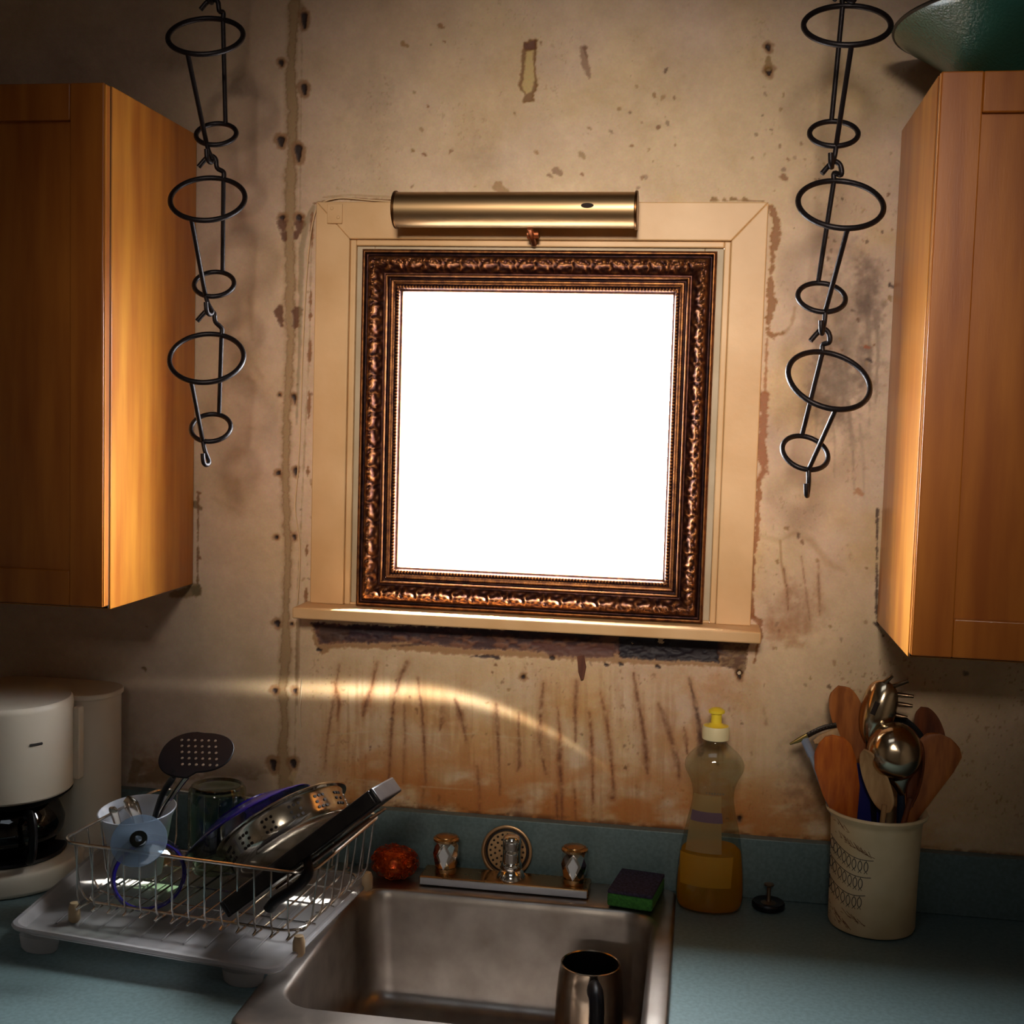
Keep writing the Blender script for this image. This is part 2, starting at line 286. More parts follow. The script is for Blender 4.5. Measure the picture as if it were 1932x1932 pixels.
    # drips: photo positions of the runs under the sill
    D_ = [([(640,1255),(628,1330),(618,1390),(612,1450)],[2,3,3,1],.55,BR), ([(632,1290),(640,1330),(636,1360)],[3,5,2],.7,RB), ([(712,1250),(700,1300),(690,1330),(685,1350)],[3,4,9,4],.75,RB),
          ([(768,1250),(752,1285),(742,1330),(738,1380),(735,1450),(728,1500)],[4,4,3,4,3,2],.8,BR), ([(762,1330),(764,1390),(760,1480)],[3,3,1],.5,BR), ([(788,1280),(796,1340),(800,1400),(803,1480)],[2,4,4,2],.65,BR),
          ([(834,1335),(833,1360),(830,1378)],[3,5,1],.85,BR), ([(858,1320),(868,1345),(875,1370),(880,1400)],[2,6,5,1],.85,BR), ([(936,1330),(938,1370),(941,1420),(943,1500)],[4,4,3,1],.8,BR),
          ([(978,1345),(979,1400),(980,1445),(975,1455)],[2,3,4,1],.8,BR), ([(1025,1290),(1020,1340),(1018,1410),(1030,1460)],[2,4,4,2],.8,BR), ([(1052,1335),(1058,1400),(1055,1440),(1060,1490),(1060,1560)],[1,5,8,5,3],.85,RB),
          ([(1088,1285),(1085,1330),(1086,1400)],[4,5,2],.75,BR), ([(1112,1345),(1116,1390),(1118,1460),(1119,1545)],[3,5,4,2],.85,RB), ([(1132,1305),(1144,1355),(1152,1420),(1158,1490),(1155,1505)],[2,4,4,5,8],.85,RB),
          ([(1195,1270),(1205,1330),(1216,1390),(1220,1440),(1222,1460)],[2,4,5,6,2],.85,BR), ([(1242,1328),(1256,1360),(1268,1400),(1278,1440),(1282,1470)],[2,6,5,6,3],.9,BR), ([(1290,1372),(1294,1395),(1297,1422)],[1,4,2],.85,BR),
          ([(1300,1280),(1312,1330),(1320,1370),(1322,1420)],[2,3,5,6],.85,DK), ([(1440,1335),(1445,1365)],[1,3],.4,BR), ([(900,1448),(905,1500),(904,1560)],[4,3,2],.7,RB), ([(800,1480),(795,1545)],[5,3],.6,OC), ([(828,1500),(830,1540)],[4,3],.5,OC), ([(1050,1500),(1052,1560)],[5,3],.6,RB), ([(980,1510),(975,1550)],[6,20],.55,BR), ([(1084,1490),(1086,1545)],[3,3],.6,RB), ([(690,1425),(688,1500)],[2,5],.5,OC),
          ([(1478,1070),(1485,1110),(1487,1150)],[1,2,1],.8,BR), ([(1512,1050),(1520,1110),(1528,1170)],[1,1.5,1],.5,BR), ([(1543,1060),(1545,1110),(1547,1160)],[1,2,1],.8,BR)]
    for pts, ws, a, col in D_:
        stroke(pts, [x*2.6+2 for x in ws], (156,96,50), a*.38, 6, 6, fadet=.6); stroke(pts, [x*1.15 for x in ws], col, a*.85, 2.4, 4, 2, h=-.0003, fadet=.9); stroke(pts, [x*.5 for x in ws], (84,44,24), a*.8, 1.6, 3, 2, h=-.0004, fadet=1.3)
    stroke([(1430,1010),(1472,1020),(1500,1004),(1530,1020),(1560,1060),(1600,1082)], [3,4,5,7,8,2], (150,112,68), .5, 5, 5, fadet=.6)
    stroke([(1472,1020),(1474,1060),(1484,1120)], [2,2,1], (140,98,54), .5, 2)
    # hairlines and smears
    for pts in ([(600,1388),(700,1380),(800,1386),(900,1385),(1010,1396)], [(690,1360),(760,1380),(850,1420)], [(1330,1355),(1400,1350),(1450,1330)], [(1350,1440),(1420,1430)], [(670,1470),(760,1482),(890,1490)]):
        stroke(pts, .8, (196,176,142), .5, 1.5, 2)
    for pts in ([(450,640),(470,672),(495,712)], [(430,700),(480,720)], [(420,800),(480,808)], [(400,940),(440,960)], [(470,560),(476,640)]): stroke(pts, 4, (150,118,82), .35, 5, 4, fadet=1)
    # the vertical putty seam and its companions
    seam = [(556,5),(549,120),(548,160),(553,200),(549,300),(548,330),(545,450),(548,520),(546,600),(549,640),(541,760),(539,900),(543,1040),(538,1180),(540,1230),(532,1300),(537,1360),(533,1420),(540,1485)]
    sw = [9,6,8,10,6,9,8,7,9,7,6,6,5,6,9,7,6,8,12]
    stroke(seam, [x+4 for x in sw], (150,118,78), .5, 6, 5); stroke(seam, [x+.8 for x in sw], (126,94,62), .75, 1.8, 4, 3, h=-.0009); stroke(seam, [x-1 for x in sw], (168,138,100), .9, 1.6, 4, 3, h=.0003)
    stroke([(570,5),(566,400),(563,640)], 1.0, (150,124,90), .5, 1.5, 3); stroke([(588,400),(584,640),(572,900),(560,1160),(556,1470)], 1.2, (148,120,82), .55, 1.5, 3)
    stroke([(563,1160),(560,1330)], [4,2], (120,88,56), .5, 2, 3)
    for (x, y, r, run) in ((573,28,7,22),(530,118,6,4),(573,163,8,12),(530,263,8,10),(562,280,9,22),(532,411,7,3),(564,411,7,3),(528,745,4,0),(555,748,5,12),(526,893,5,0),(557,886,5,8),(522,1014,5,0),(555,1012,5,4),(523,1176,7,3),(550,1178,4,0),(518,1303,6,3),(556,1303,6,2),(515,1440,8,10),(553,1440,8,6),(1449,88,7,4),(1450,133,8,6),(988,1278,5,0),(1394,1272,6,6),(1395,1545,5,3),(1372,1198,4,2),(1617,1382,3,0)):
        stroke([(x,y),(x+1,y+run+1)], [r*1.7, r*1.2], (142,98,60), .7, 3, 4, 2, h=-.0006); stroke([(x,y),(x+1,y+run+1)], [r*.8, r*.4], (38,18,14), .95, 1.5, 2, 1.5, h=-.0030)
    for pts in ([(527,586),(531,612)], [(560,588),(557,615)], [(530,420),(536,450)], [(566,425),(558,448)]):
        stroke(pts, [9,4], (98,58,36), .85, 2, 5, 3, h=-.0014)
    stroke([(1450,108),(1449,128)], [4,7], (146,112,64), .9, 1.5, 2, 2, h=-.001)
    # flaked patches on the upper wall
    poly([(989,80),(1000,74),(1012,76),(1010,112),(1008,122),(1014,160),(1008,178),(1008,190),(986,193),(989,180),(978,160),(984,128),(984,100)], (128,88,44), .95, 1.5, 2, 3, h=-.0018)
    poly([(992,96),(1006,94),(1005,118),(1009,150),(1002,172),(992,178),(984,160),(990,130)], (196,168,110), .95, 1.5, 2, 2, h=.0004)
    poly([(988,80),(1010,76),(1009,92),(990,94)], (96,50,26), .9, 1.2, 1, 2, h=-.001)
    stroke([(1100,92),(1102,118),(1113,146)], [6,8,3], (140,104,78), .75, 2, 3, 3, h=-.001); stroke([(1102,90),(1108,110)], [3,2], (112,72,48), .7, 1.5, 2, 2)
    for (x, y, r, col) in ((1052,325,10,(136,102,72)),(1038,332,6,(136,102,72)),(1099,293,8,(150,120,80)),(1012,287,5,(150,112,66)),(764,84,8,(150,108,60)),(832,50,6,(136,92,52)),(838,78,3,BR),(779,285,4,(140,102,52)),(801,291,3,BR),(806,200,3,BR),(1098,330,3,BR),(1113,243,4,(150,118,80)),(945,357,14,(150,114,70)),(1540,340,4,BR),(1480,335,7,(130,84,44)),(1487,300,4,BR),(1517,300,3,BR),(1640,680,6,DK),(1637,655,5,(150,70,30)),(372,955,9,(108,84,52)),(375,930,4,BR),(1682,540,6,DK),(1610,586,5,SM),(376,1052,4,BR),(1622,930,9,(176,120,80)),(1484,998,5,(150,110,70)),(277,1183,3,BR),(272,1262,4,(120,90,60)),(1822,1270,6,SM)):
        stroke([(x-r*.4,y-r*.3),(x+r*.5,y+r*.3)], [r*.7, r*.5], col, .75, 1.6, 3, 3, h=-.0007)
    rs = np.random.RandomState(5)
    for i in range(170):
        reg = [(1180,60,1300,360),(1420,150,1480,420),(700,60,1300,360),(1470,260,1700,440),(1560,430,1690,700),(560,1240,1420,1560),(1430,1000,1640,1300),(560,400,590,1100)][rs.choice(8, p=[.16,.08,.1,.12,.14,.2,.1,.1])]
        x = rs.uniform(reg[0], reg[2]); y = rs.uniform(reg[1], reg[3]); r = rs.uniform(.8, 3.6)
        stroke([(x,y),(x+rs.uniform(-3,3),y+rs.uniform(-2,7))], [r, r*.5], [(140,104,58),(116,74,40),(96,66,44)][rs.randint(3)], rs.uniform(.3,.8), 1.3, 3, 2, h=-.0004)
    # crumbling edges of the casing and of the cabinets
    rt = [(1456,392),(1466,420),(1463,450),(1458,480),(1455,520),(1452,550),(1458,570),(1450,600),(1449,625),(1458,634),(1478,628)]
    stroke(rt, [5,5,7,4,3,6,9,5,3,3,2], (140,92,48), .9, 1.5, 5, 4, h=-.0015); stroke([(1478,630),(1494,612),(1500,580)], 3, (150,112,70), .5, 3, 3)
    stroke([(1443,745),(1440,800),(1436,850),(1442,890),(1432,905)], [8,6,9,8,4], (146,90,52), .9, 2, 6, 4, h=-.0015); stroke([(1432,910),(1428,1000),(1423,1040)], [5,4,6], (150,96,52), .9, 1.5, 4, 4, h=-.001); stroke([(1422,1050),(1420,1120),(1418,1165)], [3,3,6], (140,86,44), .9, 1.5, 3, 3, h=-.001)
    stroke([(1418,1165),(1432,1172),(1437,1200),(1430,1220),(1423,1250)], [5,4,2,2,2], (140,86,48), .85, 1.5, 3, 3, h=-.001)
    stroke([(1447,640),(1443,740)], 2, (150,96,50), .8, 1.5, 3, 2)
    stroke([(592,384),(640,374),(745,378)], 1.6, (126,84,44), .9, 1.2, 1.5, 1, h=-.001); stroke([(610,372),(660,368),(745,372)], 1.2, (150,112,68), .6, 1.4, 1)
    stroke([(592,390),(578,420),(570,470),(566,640),(560,800)], [4,6,5,3,2], (146,126,94), .7, 2, 2, h=.0008)
    for (a, b) in ((1340,1358),(1362,1372),(1376,1394),(1400,1414)): poly([(a,379),(a+3,372),(b-6,373),(b,379)], (130,96,50), .9, 1.2, 1, 2, h=-.001)
    stroke([(1395,378),(1440,380)], 1.4, (130,90,48), .8, 1.2, 1)
    for y0, y1 in ((400,470),(545,585),(590,605),(640,690),(735,790),(880,900),(1030,1050),(1110,1140)): stroke([(589-(y0-400)*.016,y0),(588-(y0-400)*.016,(y0+y1)/2),(588-(y0-400)*.016,y1)], [1,3.5,1], (132,84,46), .85, 1.2, 2, 2, h=-.001)
    poly([(318,1118),(340,1112),(372,1100),(380,1108),(378,1124),(350,1128),(320,1127)], (146,118,84), .95, 1.5, 1, 3, h=-.0015); poly([(360,1108),(378,1104),(376,1122),(362,1124)], (104,88,58), .7, 1.5, 1, 3)
    stroke([(374,930),(373,1100)], 1.6, (120,82,50), .8, 1.2, 2.5, 2); stroke([(1655,960),(1654,1180)], 2, (66,44,30), .85, 1.2, 3, 2); stroke([(1650,1175),(1668,1200)], 2, (66,44,30), .8, 1.2, 2, 2)
    # rotted strip where the apron board was torn off under the sill
    ap = [(588,1176),(1412,1204),(1410,1240),(1404,1252),(1398,1268),(1380,1260),(1300,1256),(1160,1252),(1000,1240),(860,1236),(740,1226),(650,1222),(622,1226),(606,1238),(592,1216)]
    poly(ap, (158,118,78), .95, 1.5, 2, 4, h=-.0010)
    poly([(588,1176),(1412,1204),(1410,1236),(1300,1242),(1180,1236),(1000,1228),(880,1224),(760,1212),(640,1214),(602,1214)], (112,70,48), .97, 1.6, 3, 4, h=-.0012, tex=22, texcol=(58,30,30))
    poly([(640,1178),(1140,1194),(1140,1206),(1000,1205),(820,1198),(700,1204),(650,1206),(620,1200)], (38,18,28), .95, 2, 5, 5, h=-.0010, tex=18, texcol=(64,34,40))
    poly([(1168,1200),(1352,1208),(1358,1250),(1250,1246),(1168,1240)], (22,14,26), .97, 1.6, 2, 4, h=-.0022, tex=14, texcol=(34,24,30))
    poly([(1000,1214),(1160,1220),(1160,1242),(1040,1238)], (86,48,40), .85, 2, 4, 4, h=-.0008)
    poly([(602,1180),(660,1184),(655,1200),(640,1212),(605,1208)], (70,44,30), .8, 2, 5, 4, h=-.0006)
    stroke([(888,1239),(920,1238),(940,1241)], [1,3,3], (40,20,20), .9, 1.5, 2, 2, h=-.001); stroke([(740,1219),(790,1216)], [2,2], (80,50,34), .8, 1.5, 2, 2)
    for x, y in ((1040,1241),(1143,1254),(1170,1253),(1240,1258),(600,1226),(1395,1270)): stroke([(x,y),(x+5,y+1)], [3.5,2], (36,18,16), .9, 1.2, 1, 2, h=-.002)
    poly([(1358,1210),(1410,1212),(1408,1262),(1394,1282),(1382,1262),(1360,1256)], (128,98,66), .85, 1.6, 2, 4, tex=10, texcol=(90,58,38))
    stroke([(1394,1270),(1395,1276)], [5,4], (40,22,18), .95, 1.2, .5, 1, h=-.0025); stroke([(1382,1197),(1383,1199)], [3,2.5], (36,20,16), .95, 1.2, h=-.002)
    poly([(542,1470),(553,1452),(562,1456),(554,1478)], (190,160,118), .85, 1.2, 1, 1, h=.001)
    poly([(250,1430),(270,1440),(262,1462),(280,1466),(300,1440),(330,1462),(300,1474),(240,1478)], (130,104,74), .6, 2, 4, 4, h=-.001)
    hole = (X > HX0+1e-6) & (X < HX1-1e-6) & (Z > HZ0+1e-6) & (Z < HZ1-1e-6)
    Y = -H.reshape(X.shape)
    bord = (X <= HX0+.003) & (X >= HX0-.003) | (X >= HX1-.003) & (X <= HX1+.003)
    Y = np.where(bord & (Z > HZ0) & (Z < HZ1), 0, Y)
    vs = np.stack([X, Y, Z], -1).reshape(-1, 3)
    xc = (xs[:-1]+xs[1:])/2; zc = (zs[:-1]+zs[1:])/2; XC, ZC = np.meshgrid(xc, zc)
    keep = ~((XC > HX0) & (XC < HX1) & (ZC > HZ0) & (ZC < HZ1)); jj, ii = np.nonzero(keep)
    a = jj*nx+ii; F = np.stack([a, a+1, a+nx+1, a+nx], -1)
    # outer border and solid body of the wall
    ex = []; ef = []; nb = len(vs)
    def slab(x0, x1, y0, y1, z0, z1):
        b = nb+len(ex); ex.extend([(x,y,z) for z in (z0,z1) for y in (y0,y1) for x in (x0,x1)])
        ef.extend([[b+i for i in f] for f in ((0,2,3,1),(4,5,7,6),(0,1,5,4),(2,6,7,3),(0,4,6,2),(1,3,7,5))])
    A0, A1, B0, B1 = xs[0], xs[-1], zs[0], zs[-1]
    for q_ in ((-1.5,HX0,.006,.05,0,2.75),(HX1,1.4,.006,.05,0,2.75),(HX0,HX1,.006,.05,0,HZ0),(HX0,HX1,.006,.05,HZ1,2.75),(-1.5,A0,0,.006,0,2.75),(A1,1.4,0,.006,0,2.75),(A0,A1,0,.006,0,B0),(A0,A1,0,.006,B1,2.75)): slab(*q_)
    allv = np.concatenate([vs, np.array(ex)]); cols = np.concatenate([C, np.tile(base, (len(ex), 1))])/255
    allf = np.concatenate([F, np.array(ef)])
    me = bpy.data.meshes.new('wall_back'); me.vertices.add(len(allv)); me.vertices.foreach_set('co', allv.astype(np.float32).ravel())
    me.loops.add(allf.size); me.polygons.add(len(allf)); me.loops.foreach_set('vertex_index', allf.astype(np.int32).ravel())
    me.polygons.foreach_set('loop_start', np.arange(0, allf.size, 4, dtype=np.int32)); me.polygons.foreach_set('loop_total', np.full(len(allf), 4, np.int32))
    me.update(calc_edges=True)
    c = np.clip(cols, 0, 1); c = np.where(c <= .04045, c/12.92, ((c+.055)/1.055)**2.4); c4 = np.concatenate([c, np.ones((len(c), 1))], 1)
    at = me.color_attributes.new('plaster', 'FLOAT_COLOR', 'POINT'); at.data.foreach_set('color', c4.astype(np.float32).ravel())
    sm = np.ones(len(allf), bool); sm[len(F):] = False; me.polygons.foreach_set('use_smooth', sm)
    m = bpy.data.materials.new('old plaster'); m.use_nodes = True; N = m.node_tree.nodes; L = m.node_tree.links; b = N['Principled BSDF']
    a_ = N.new('ShaderNodeAttribute'); a_.attribute_name = 'plaster'; tc = N.new('ShaderNodeTexCoord'); nn = N.new('ShaderNodeTexNoise'); nn.inputs['Scale'].default_value = 260; nn.inputs['Detail'].default_value = 3; L.new(tc.outputs['Object'], nn.inputs[0])
    mx = N.new('ShaderNodeMix'); mx.data_type = 'RGBA'; mx.blend_type = 'OVERLAY'; mx.inputs['Factor'].default_value = .16; L.new(a_.outputs['Color'], mx.inputs['A']); L.new(nn.outputs['Color'], mx.inputs['B']); L.new(mx.outputs['Result'], b.inputs['Base Color'])
    bp = N.new('ShaderNodeBump'); bp.inputs['Strength'].default_value = .25; bp.inputs['Distance'].default_value = .001; L.new(nn.outputs[0], bp.inputs['Height']); L.new(bp.outputs[0], b.inputs['Normal']); b.inputs['Roughness'].default_value = .62
    me.materials.append(m); o = bpy.data.objects.new('wall_back', me); COL.objects.link(o); tagit(o, kind='structure')
wall()
m_wall = M('plain plaster', (150,132,108), .8, col2=(140,120,96), ns=3)
m_dim = M('room plaster', (120,106,88), .85); m_floor = M('floor boards', (96,62,36), .5, col2=(70,42,24), ns=6, stretch=(8,.6,1))
def struct(name, mb, mat, **k): o = mb.build(name, mat, **k); tagit(o, kind='structure'); return o
struct('floor', MB().box(-1.5,1.4,-3.6,.05,-.05,0), m_floor); struct('ceiling', MB().box(-1.55,1.45,-3.6,.05,2.75,2.80), m_dim)
struct('wall_left', MB().box(-1.55,-1.5,-3.6,.05,0,2.75), m_wall); struct('wall_right', MB().box(1.4,1.45,-3.6,.05,0,2.75), m_wall)
struct('sun_blocker_1', MB().box(-.9,.9,.05,.17,2.10,2.14), m_dim)   # unseen board added above the window to block part of the sun
struct('wall_front', MB().box(-1.55,1.45,-3.65,-3.6,0,2.75), m_dim)

# ------------------------------------------------------------------ window: casing, stops, sash, pane, sill
win = thing('window_1', (0, 0, 1.35), kind='structure')
CX0, CX1, CZ1, IX0, IX1, IZ1, SZ = -.369, .362, 2.021, -.311, .307, 1.961, 1.3545
def board(pts, y0=-.020, y1=0.0): return MB().prism(pts, 0, lambda a, b, t: Vector((a, y0 if t else y1, b)))
board([(CX0,SZ),(IX0,SZ),(IX0,IZ1),(CX0,CZ1)]).build('casing_board', m_trim, win, bevel=.002)
board([(IX1,SZ),(CX1,SZ),(CX1,CZ1),(IX1,IZ1)]).build('casing_board', m_trim, win, bevel=.002)
board([(CX0,CZ1),(IX0,IZ1),(IX1,IZ1),(CX1,CZ1)]).build('casing_board', m_trim, win, bevel=.002)
def ring(x0, x1, z0, z1, wd, y0, y1, wb=None):
    wb = wd if wb is None else wb
    return MB().box(x0,x0+wd,y0,y1,z0,z1).box(x1-wd,x1,y0,y1,z0,z1).box(x0+wd,x1-wd,y0,y1,z1-wd,z1).box(x0+wd,x1-wd,y0,y1,z0,z0+wb)
ring(IX0, IX1, SZ, IZ1, .010, -.014, 0, .004).build('stop_bead', m_trim, win, bevel=.002)
ring(IX0+.010, IX1-.010, SZ, IZ1-.010, .030, -.008, .010, .012).build('window_stop', m_stop, win, bevel=.0015)
sash = ring(-.298, .296, 1.352, 1.956, .022, .012, .030).build('window_sash', m_stop, win, bevel=.002)
MB().box(-.277, .275, .018, .022, 1.373, 1.935).build('window_pane', m_pane, sash)
sb = MB().box(-.381, .377, -.076, .002, 1.336, SZ); sb.build('window_sill', m_trim, win, bevel=.003)
MB().box(-.355, -.262, -.012, .0, 1.328, 1.336).build('apron_remnant', m_trim, win, bevel=.001)

# ------------------------------------------------------------------ ornate picture frame standing on the sill
def frame_mesh(x0, x1, z0, z1, wd):
    # cross-section: (distance from outer edge / wd, height towards the room)
    prof = [(0,0),(0,.022),(.02,.026),(.07,.028),(.09,.027),(.10,.020),(.14,.019),(.16,.022),(.19,.030),(.24,.036),(.30,.0385),(.36,.037),(.42,.032),(.50,.025),(.57,.021),(.60,.021),(.615,.026),(.64,.0275),(.665,.026),(.68,.020),(.72,.019),(.735,.0215),(.76,.0225),(.83,.0205),(.85,.0165),(.87,.018),(.90,.0190),(.93,.018),(.945,.014),(.97,.012),(1.0,.011),(1.0,.0)]
    P_ = []
    for i in range(len(prof)-1):
        (a, h), (b, g) = prof[i], prof[i+1]; n = 3 if .14 < a < .62 else 2
        for k in range(n): P_.append((a+(b-a)*k/n, h+(g-h)*k/n))
    P_.append(prof[-1]); np_ = len(P_)
    out = []; yb = -.0085
    for side in range(4):
        mb = MB()
        Ls = (x1-x0) if side % 2 == 0 else (z1-z0); n = int(Ls/.0013)
        vs = []
        for j in range(n+1):
            t = j/n
            for (d, h) in P_:
                off = d*wd; s = off+(Ls-2*off)*t; e = h
                mt = min(1, min(t, 1-t)*(Ls-2*off)/.007)
                if .17 < d < .56:      # acanthus scroll relief
                    q = (d-.17)/.39; env = math.sin(PI*q)**.6
                    cx = ((s-Ls/2)/.030) % 1.0*2-1; cyy = q*2-1; sg = 1 if int(((s-Ls/2)/.030)//1) % 2 else -1
                    r_ = math.hypot(cx, cyy*.9); th_ = math.atan2(cyy*sg, cx)
                    e += mt*env*(.0020*math.sin(th_*2+r_*6.0)*min(1, r_*2.2)+.0010*math.sin(th_*7+r_*3)*min(1, max(0, r_-.35)*2)+.0009*math.cos(min(r_, 1.4)*5)+.0005*math.sin(s*2600+q*9))
                if .85 < d < .945: e += mt*.0009*math.sin(s/.0052*2*PI)
                if .735 < d < .76: e += .0003*math.sin(s/.004*2*PI)
                y = yb-e
                p = [(x0+s, z1-off), (x1-off, z1-s), (x1-s, z0+off), (x0+off, z0+s)][side]
                vs.append((p[0], y, p[1]))
        fs = [(j*np_+k, j*np_+k+1, (j+1)*np_+k+1, (j+1)*np_+k) for j in range(n) for k in range(np_-1)]
        mb.add(vs, fs); out.append(mb)
    return out
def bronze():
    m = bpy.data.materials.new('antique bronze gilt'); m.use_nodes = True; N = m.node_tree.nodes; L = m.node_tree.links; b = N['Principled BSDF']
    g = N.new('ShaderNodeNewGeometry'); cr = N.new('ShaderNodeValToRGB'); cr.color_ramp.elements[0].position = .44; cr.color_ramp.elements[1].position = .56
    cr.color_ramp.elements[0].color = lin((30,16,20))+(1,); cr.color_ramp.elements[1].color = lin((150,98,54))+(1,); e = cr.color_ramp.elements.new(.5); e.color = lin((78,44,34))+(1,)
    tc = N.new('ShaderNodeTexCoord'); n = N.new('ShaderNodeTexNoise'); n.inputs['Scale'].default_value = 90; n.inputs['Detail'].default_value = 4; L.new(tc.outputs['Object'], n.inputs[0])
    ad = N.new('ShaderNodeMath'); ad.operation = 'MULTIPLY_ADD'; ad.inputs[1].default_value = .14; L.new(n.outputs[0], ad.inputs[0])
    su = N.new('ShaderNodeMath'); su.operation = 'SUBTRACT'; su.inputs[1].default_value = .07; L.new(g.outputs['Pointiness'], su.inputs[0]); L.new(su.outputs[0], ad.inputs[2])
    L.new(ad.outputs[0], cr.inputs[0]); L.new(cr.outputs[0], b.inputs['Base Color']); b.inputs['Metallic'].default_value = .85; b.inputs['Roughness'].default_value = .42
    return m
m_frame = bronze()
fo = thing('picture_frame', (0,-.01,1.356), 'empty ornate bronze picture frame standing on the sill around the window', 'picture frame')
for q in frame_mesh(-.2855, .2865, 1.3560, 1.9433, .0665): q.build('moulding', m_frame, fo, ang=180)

# ------------------------------------------------------------------ brass picture light over the window
pl = thing('picture_light', (-.03, -.02, 1.99), 'brass tube picture light fixed above the window', 'wall light')
zc, yc, rr = 2.000, -.068, .0275
sh = MB(); sh.tube([(-.219+.3775*i/10, yc, zc) for i in range(11)], rr, 48, cap=False); sh.build('lamp_shade', m_brass, pl)
for x, s in ((-.2205, -1), (.1600, 1)):
    MB().tube([(x-s*.002, yc, zc), (x+s*.0025, yc, zc)], [rr+.0022]*2, 48).build('end_cap', m_brassd, pl, bevel=.0012, label='dark brass end cap')
MB().tube([(-.005, -.02, 1.955), (-.005, -.046, 1.962), (-.005, yc, zc-rr)], .0045, 12).tube([(-.012,-.045,1.9655),(.006,-.045,1.9655)], .0065, 14).build('bracket_arm', M('copper bracket', (150,84,50), .4, .8), pl)
MB().lathe([(.0,.0),(.0065,.0),(.0065,.0014),(0,.0014)], P(1108,388,yc-rr+.0006), (0,-1,.25), 24, ref=(1,0,0), sx=1.5, sy=.6).build('pivot_hole', m_gap, pl, label='small dark oval hole')
# painted-over wire of the lamp down the casing
cw = MB(); cw.tube(bez([P(745,381,-.004), P(700,378,-.004), P(640,374,-.004), P(604,386,-.005), P(590,420,-.004), P(580,500,-.004), P(572,640,-.004), P(566,820,-.003), P(561,900,-.004), P(557,960,-.004), P(566,1040,-.004), P(561,1140,-.004)], 8), .0011, 6)
tagit(cw.build('lamp_wire', M('cream wire', (214,184,142), .5), org=P(566,1040,-.004)), 'thin cream painted wire running down the wall beside the casing', 'wire')
cw = MB(); cw.tube(bez([P(570,1280,-.004), P(568,1310,-.005), P(566,1340,-.004), P(567,1372,-.004)], 8), .0011, 6)
tagit(cw.build('loose_wire', M('pale wire', (210,190,158), .5), org=P(567,1372,-.004)), 'short pale wire end on the stained wall left below the sill', 'wire')
br = thing('curtain_bracket', P(630,405,-.022), 'painted-over metal curtain bracket on the top left casing corner', 'bracket')
a, b = P(618,385,-.021), P(646,422,-.021); MB().box(a.x, b.x, -.0235, -.020, b.z, a.z).build('mounting_plate', m_trim, br, bevel=.001)
for u, v in ((626,393),(638,410)): MB().lathe([(0,.0012),(.0022,.001),(.003,0)], P(u,v,-.0235), (0,-1,0), 16).build('screw', m_trim, br)
sp = MB(); sp.prism([(1089,1238),(1102,1236),(1106,1258),(1101,1282),(1096,1284),(1091,1268)], 0, lambda a, b, t: P(a, b, -.007 if t else -.001))
tagit(sp.build('wood_splinter', M('splinter wood', (118,68,44), .7, col2=(84,44,28), ns=30, stretch=(3,3,.5)), org=P(1097,1260,-.003), bevel=.0008), 'brown wooden splinter hanging from the torn strip under the sill', 'wood splinter')

# ------------------------------------------------------------------ wall cabinets
def cabinet(name, label, xs, xe, zb, zt, side):
    # xs = visible side, xe = far side
    t = thing(name, ((xs+xe)/2, -.15, zb), label, 'cabinet', 'wall cabinets')
    lo, hi = min(xs, xe), max(xs, xe)
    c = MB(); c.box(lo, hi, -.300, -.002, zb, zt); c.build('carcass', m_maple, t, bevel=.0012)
    MB().box(lo+.002, hi-.002, -.3035, -.300, zb+.002, zt-.002).build('seam_gap', m_gap, t)
    s = side
    a, b = (lo, hi-.0005) if side > 0 else (lo+.0005, hi)
    d = MB(); W = .052; f0, f1 = -.324, -.3035; z0, z1 = zb+.006, zt-.001
    d.box(a, a+W, f0, f1, z0, z1).box(b-W, b, f0, f1, z0, z1).box(a+W, b-W, f0+.0004, f1, z1-W, z1).box(a+W, b-W, f0+.0004, f1, z0, z0+W)
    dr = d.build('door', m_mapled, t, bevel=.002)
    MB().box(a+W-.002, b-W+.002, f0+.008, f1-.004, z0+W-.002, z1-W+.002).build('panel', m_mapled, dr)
    e = b if side > 0 else a                       # thin bead on the visible door edge
    MB().box(e-.0012, e+.0012, f0+.003, f0+.0052, z0+.002, z1-.002).build('edge_bead', m_maple, dr)
    return t
cabinet('wall_cabinet', 'honey maple wall cabinet left of the window above the coffee maker', -.585, -1.25, 1.374, 2.135, 1)
cabinet('wall_cabinet', 'honey maple wall cabinet right of the window under the green bowl', .559, 1.22, 1.369, 2.133, -1)

# green bowl standing on the right cabinet
gb = MB(); gc = Vector((.716, -.155, 2.1345))
gb.lathe([(0,0),(.055,0),(.060,.003),(.100,.034),(.150,.072),(.186,.096),(.194,.102),(.196,.105),(.193,.1065),(.186,.102),(.148,.078),(.098,.040),(.056,.009),(0,.008)], gc, n=72)
g_ = thing('enamel_bowl', gc, 'dark green enamel bowl standing on top of the right cabinet', 'bowl')
gb.build('bowl_body', m_green, g_)
MB().tube(circ(gc+Vector((0,0,.105)), (1,0,0), (0,1,0), .195, 72), .0028, 8, True).build('rim', M('black rim', (14,18,18), .4), g_, label='black enamel rim')

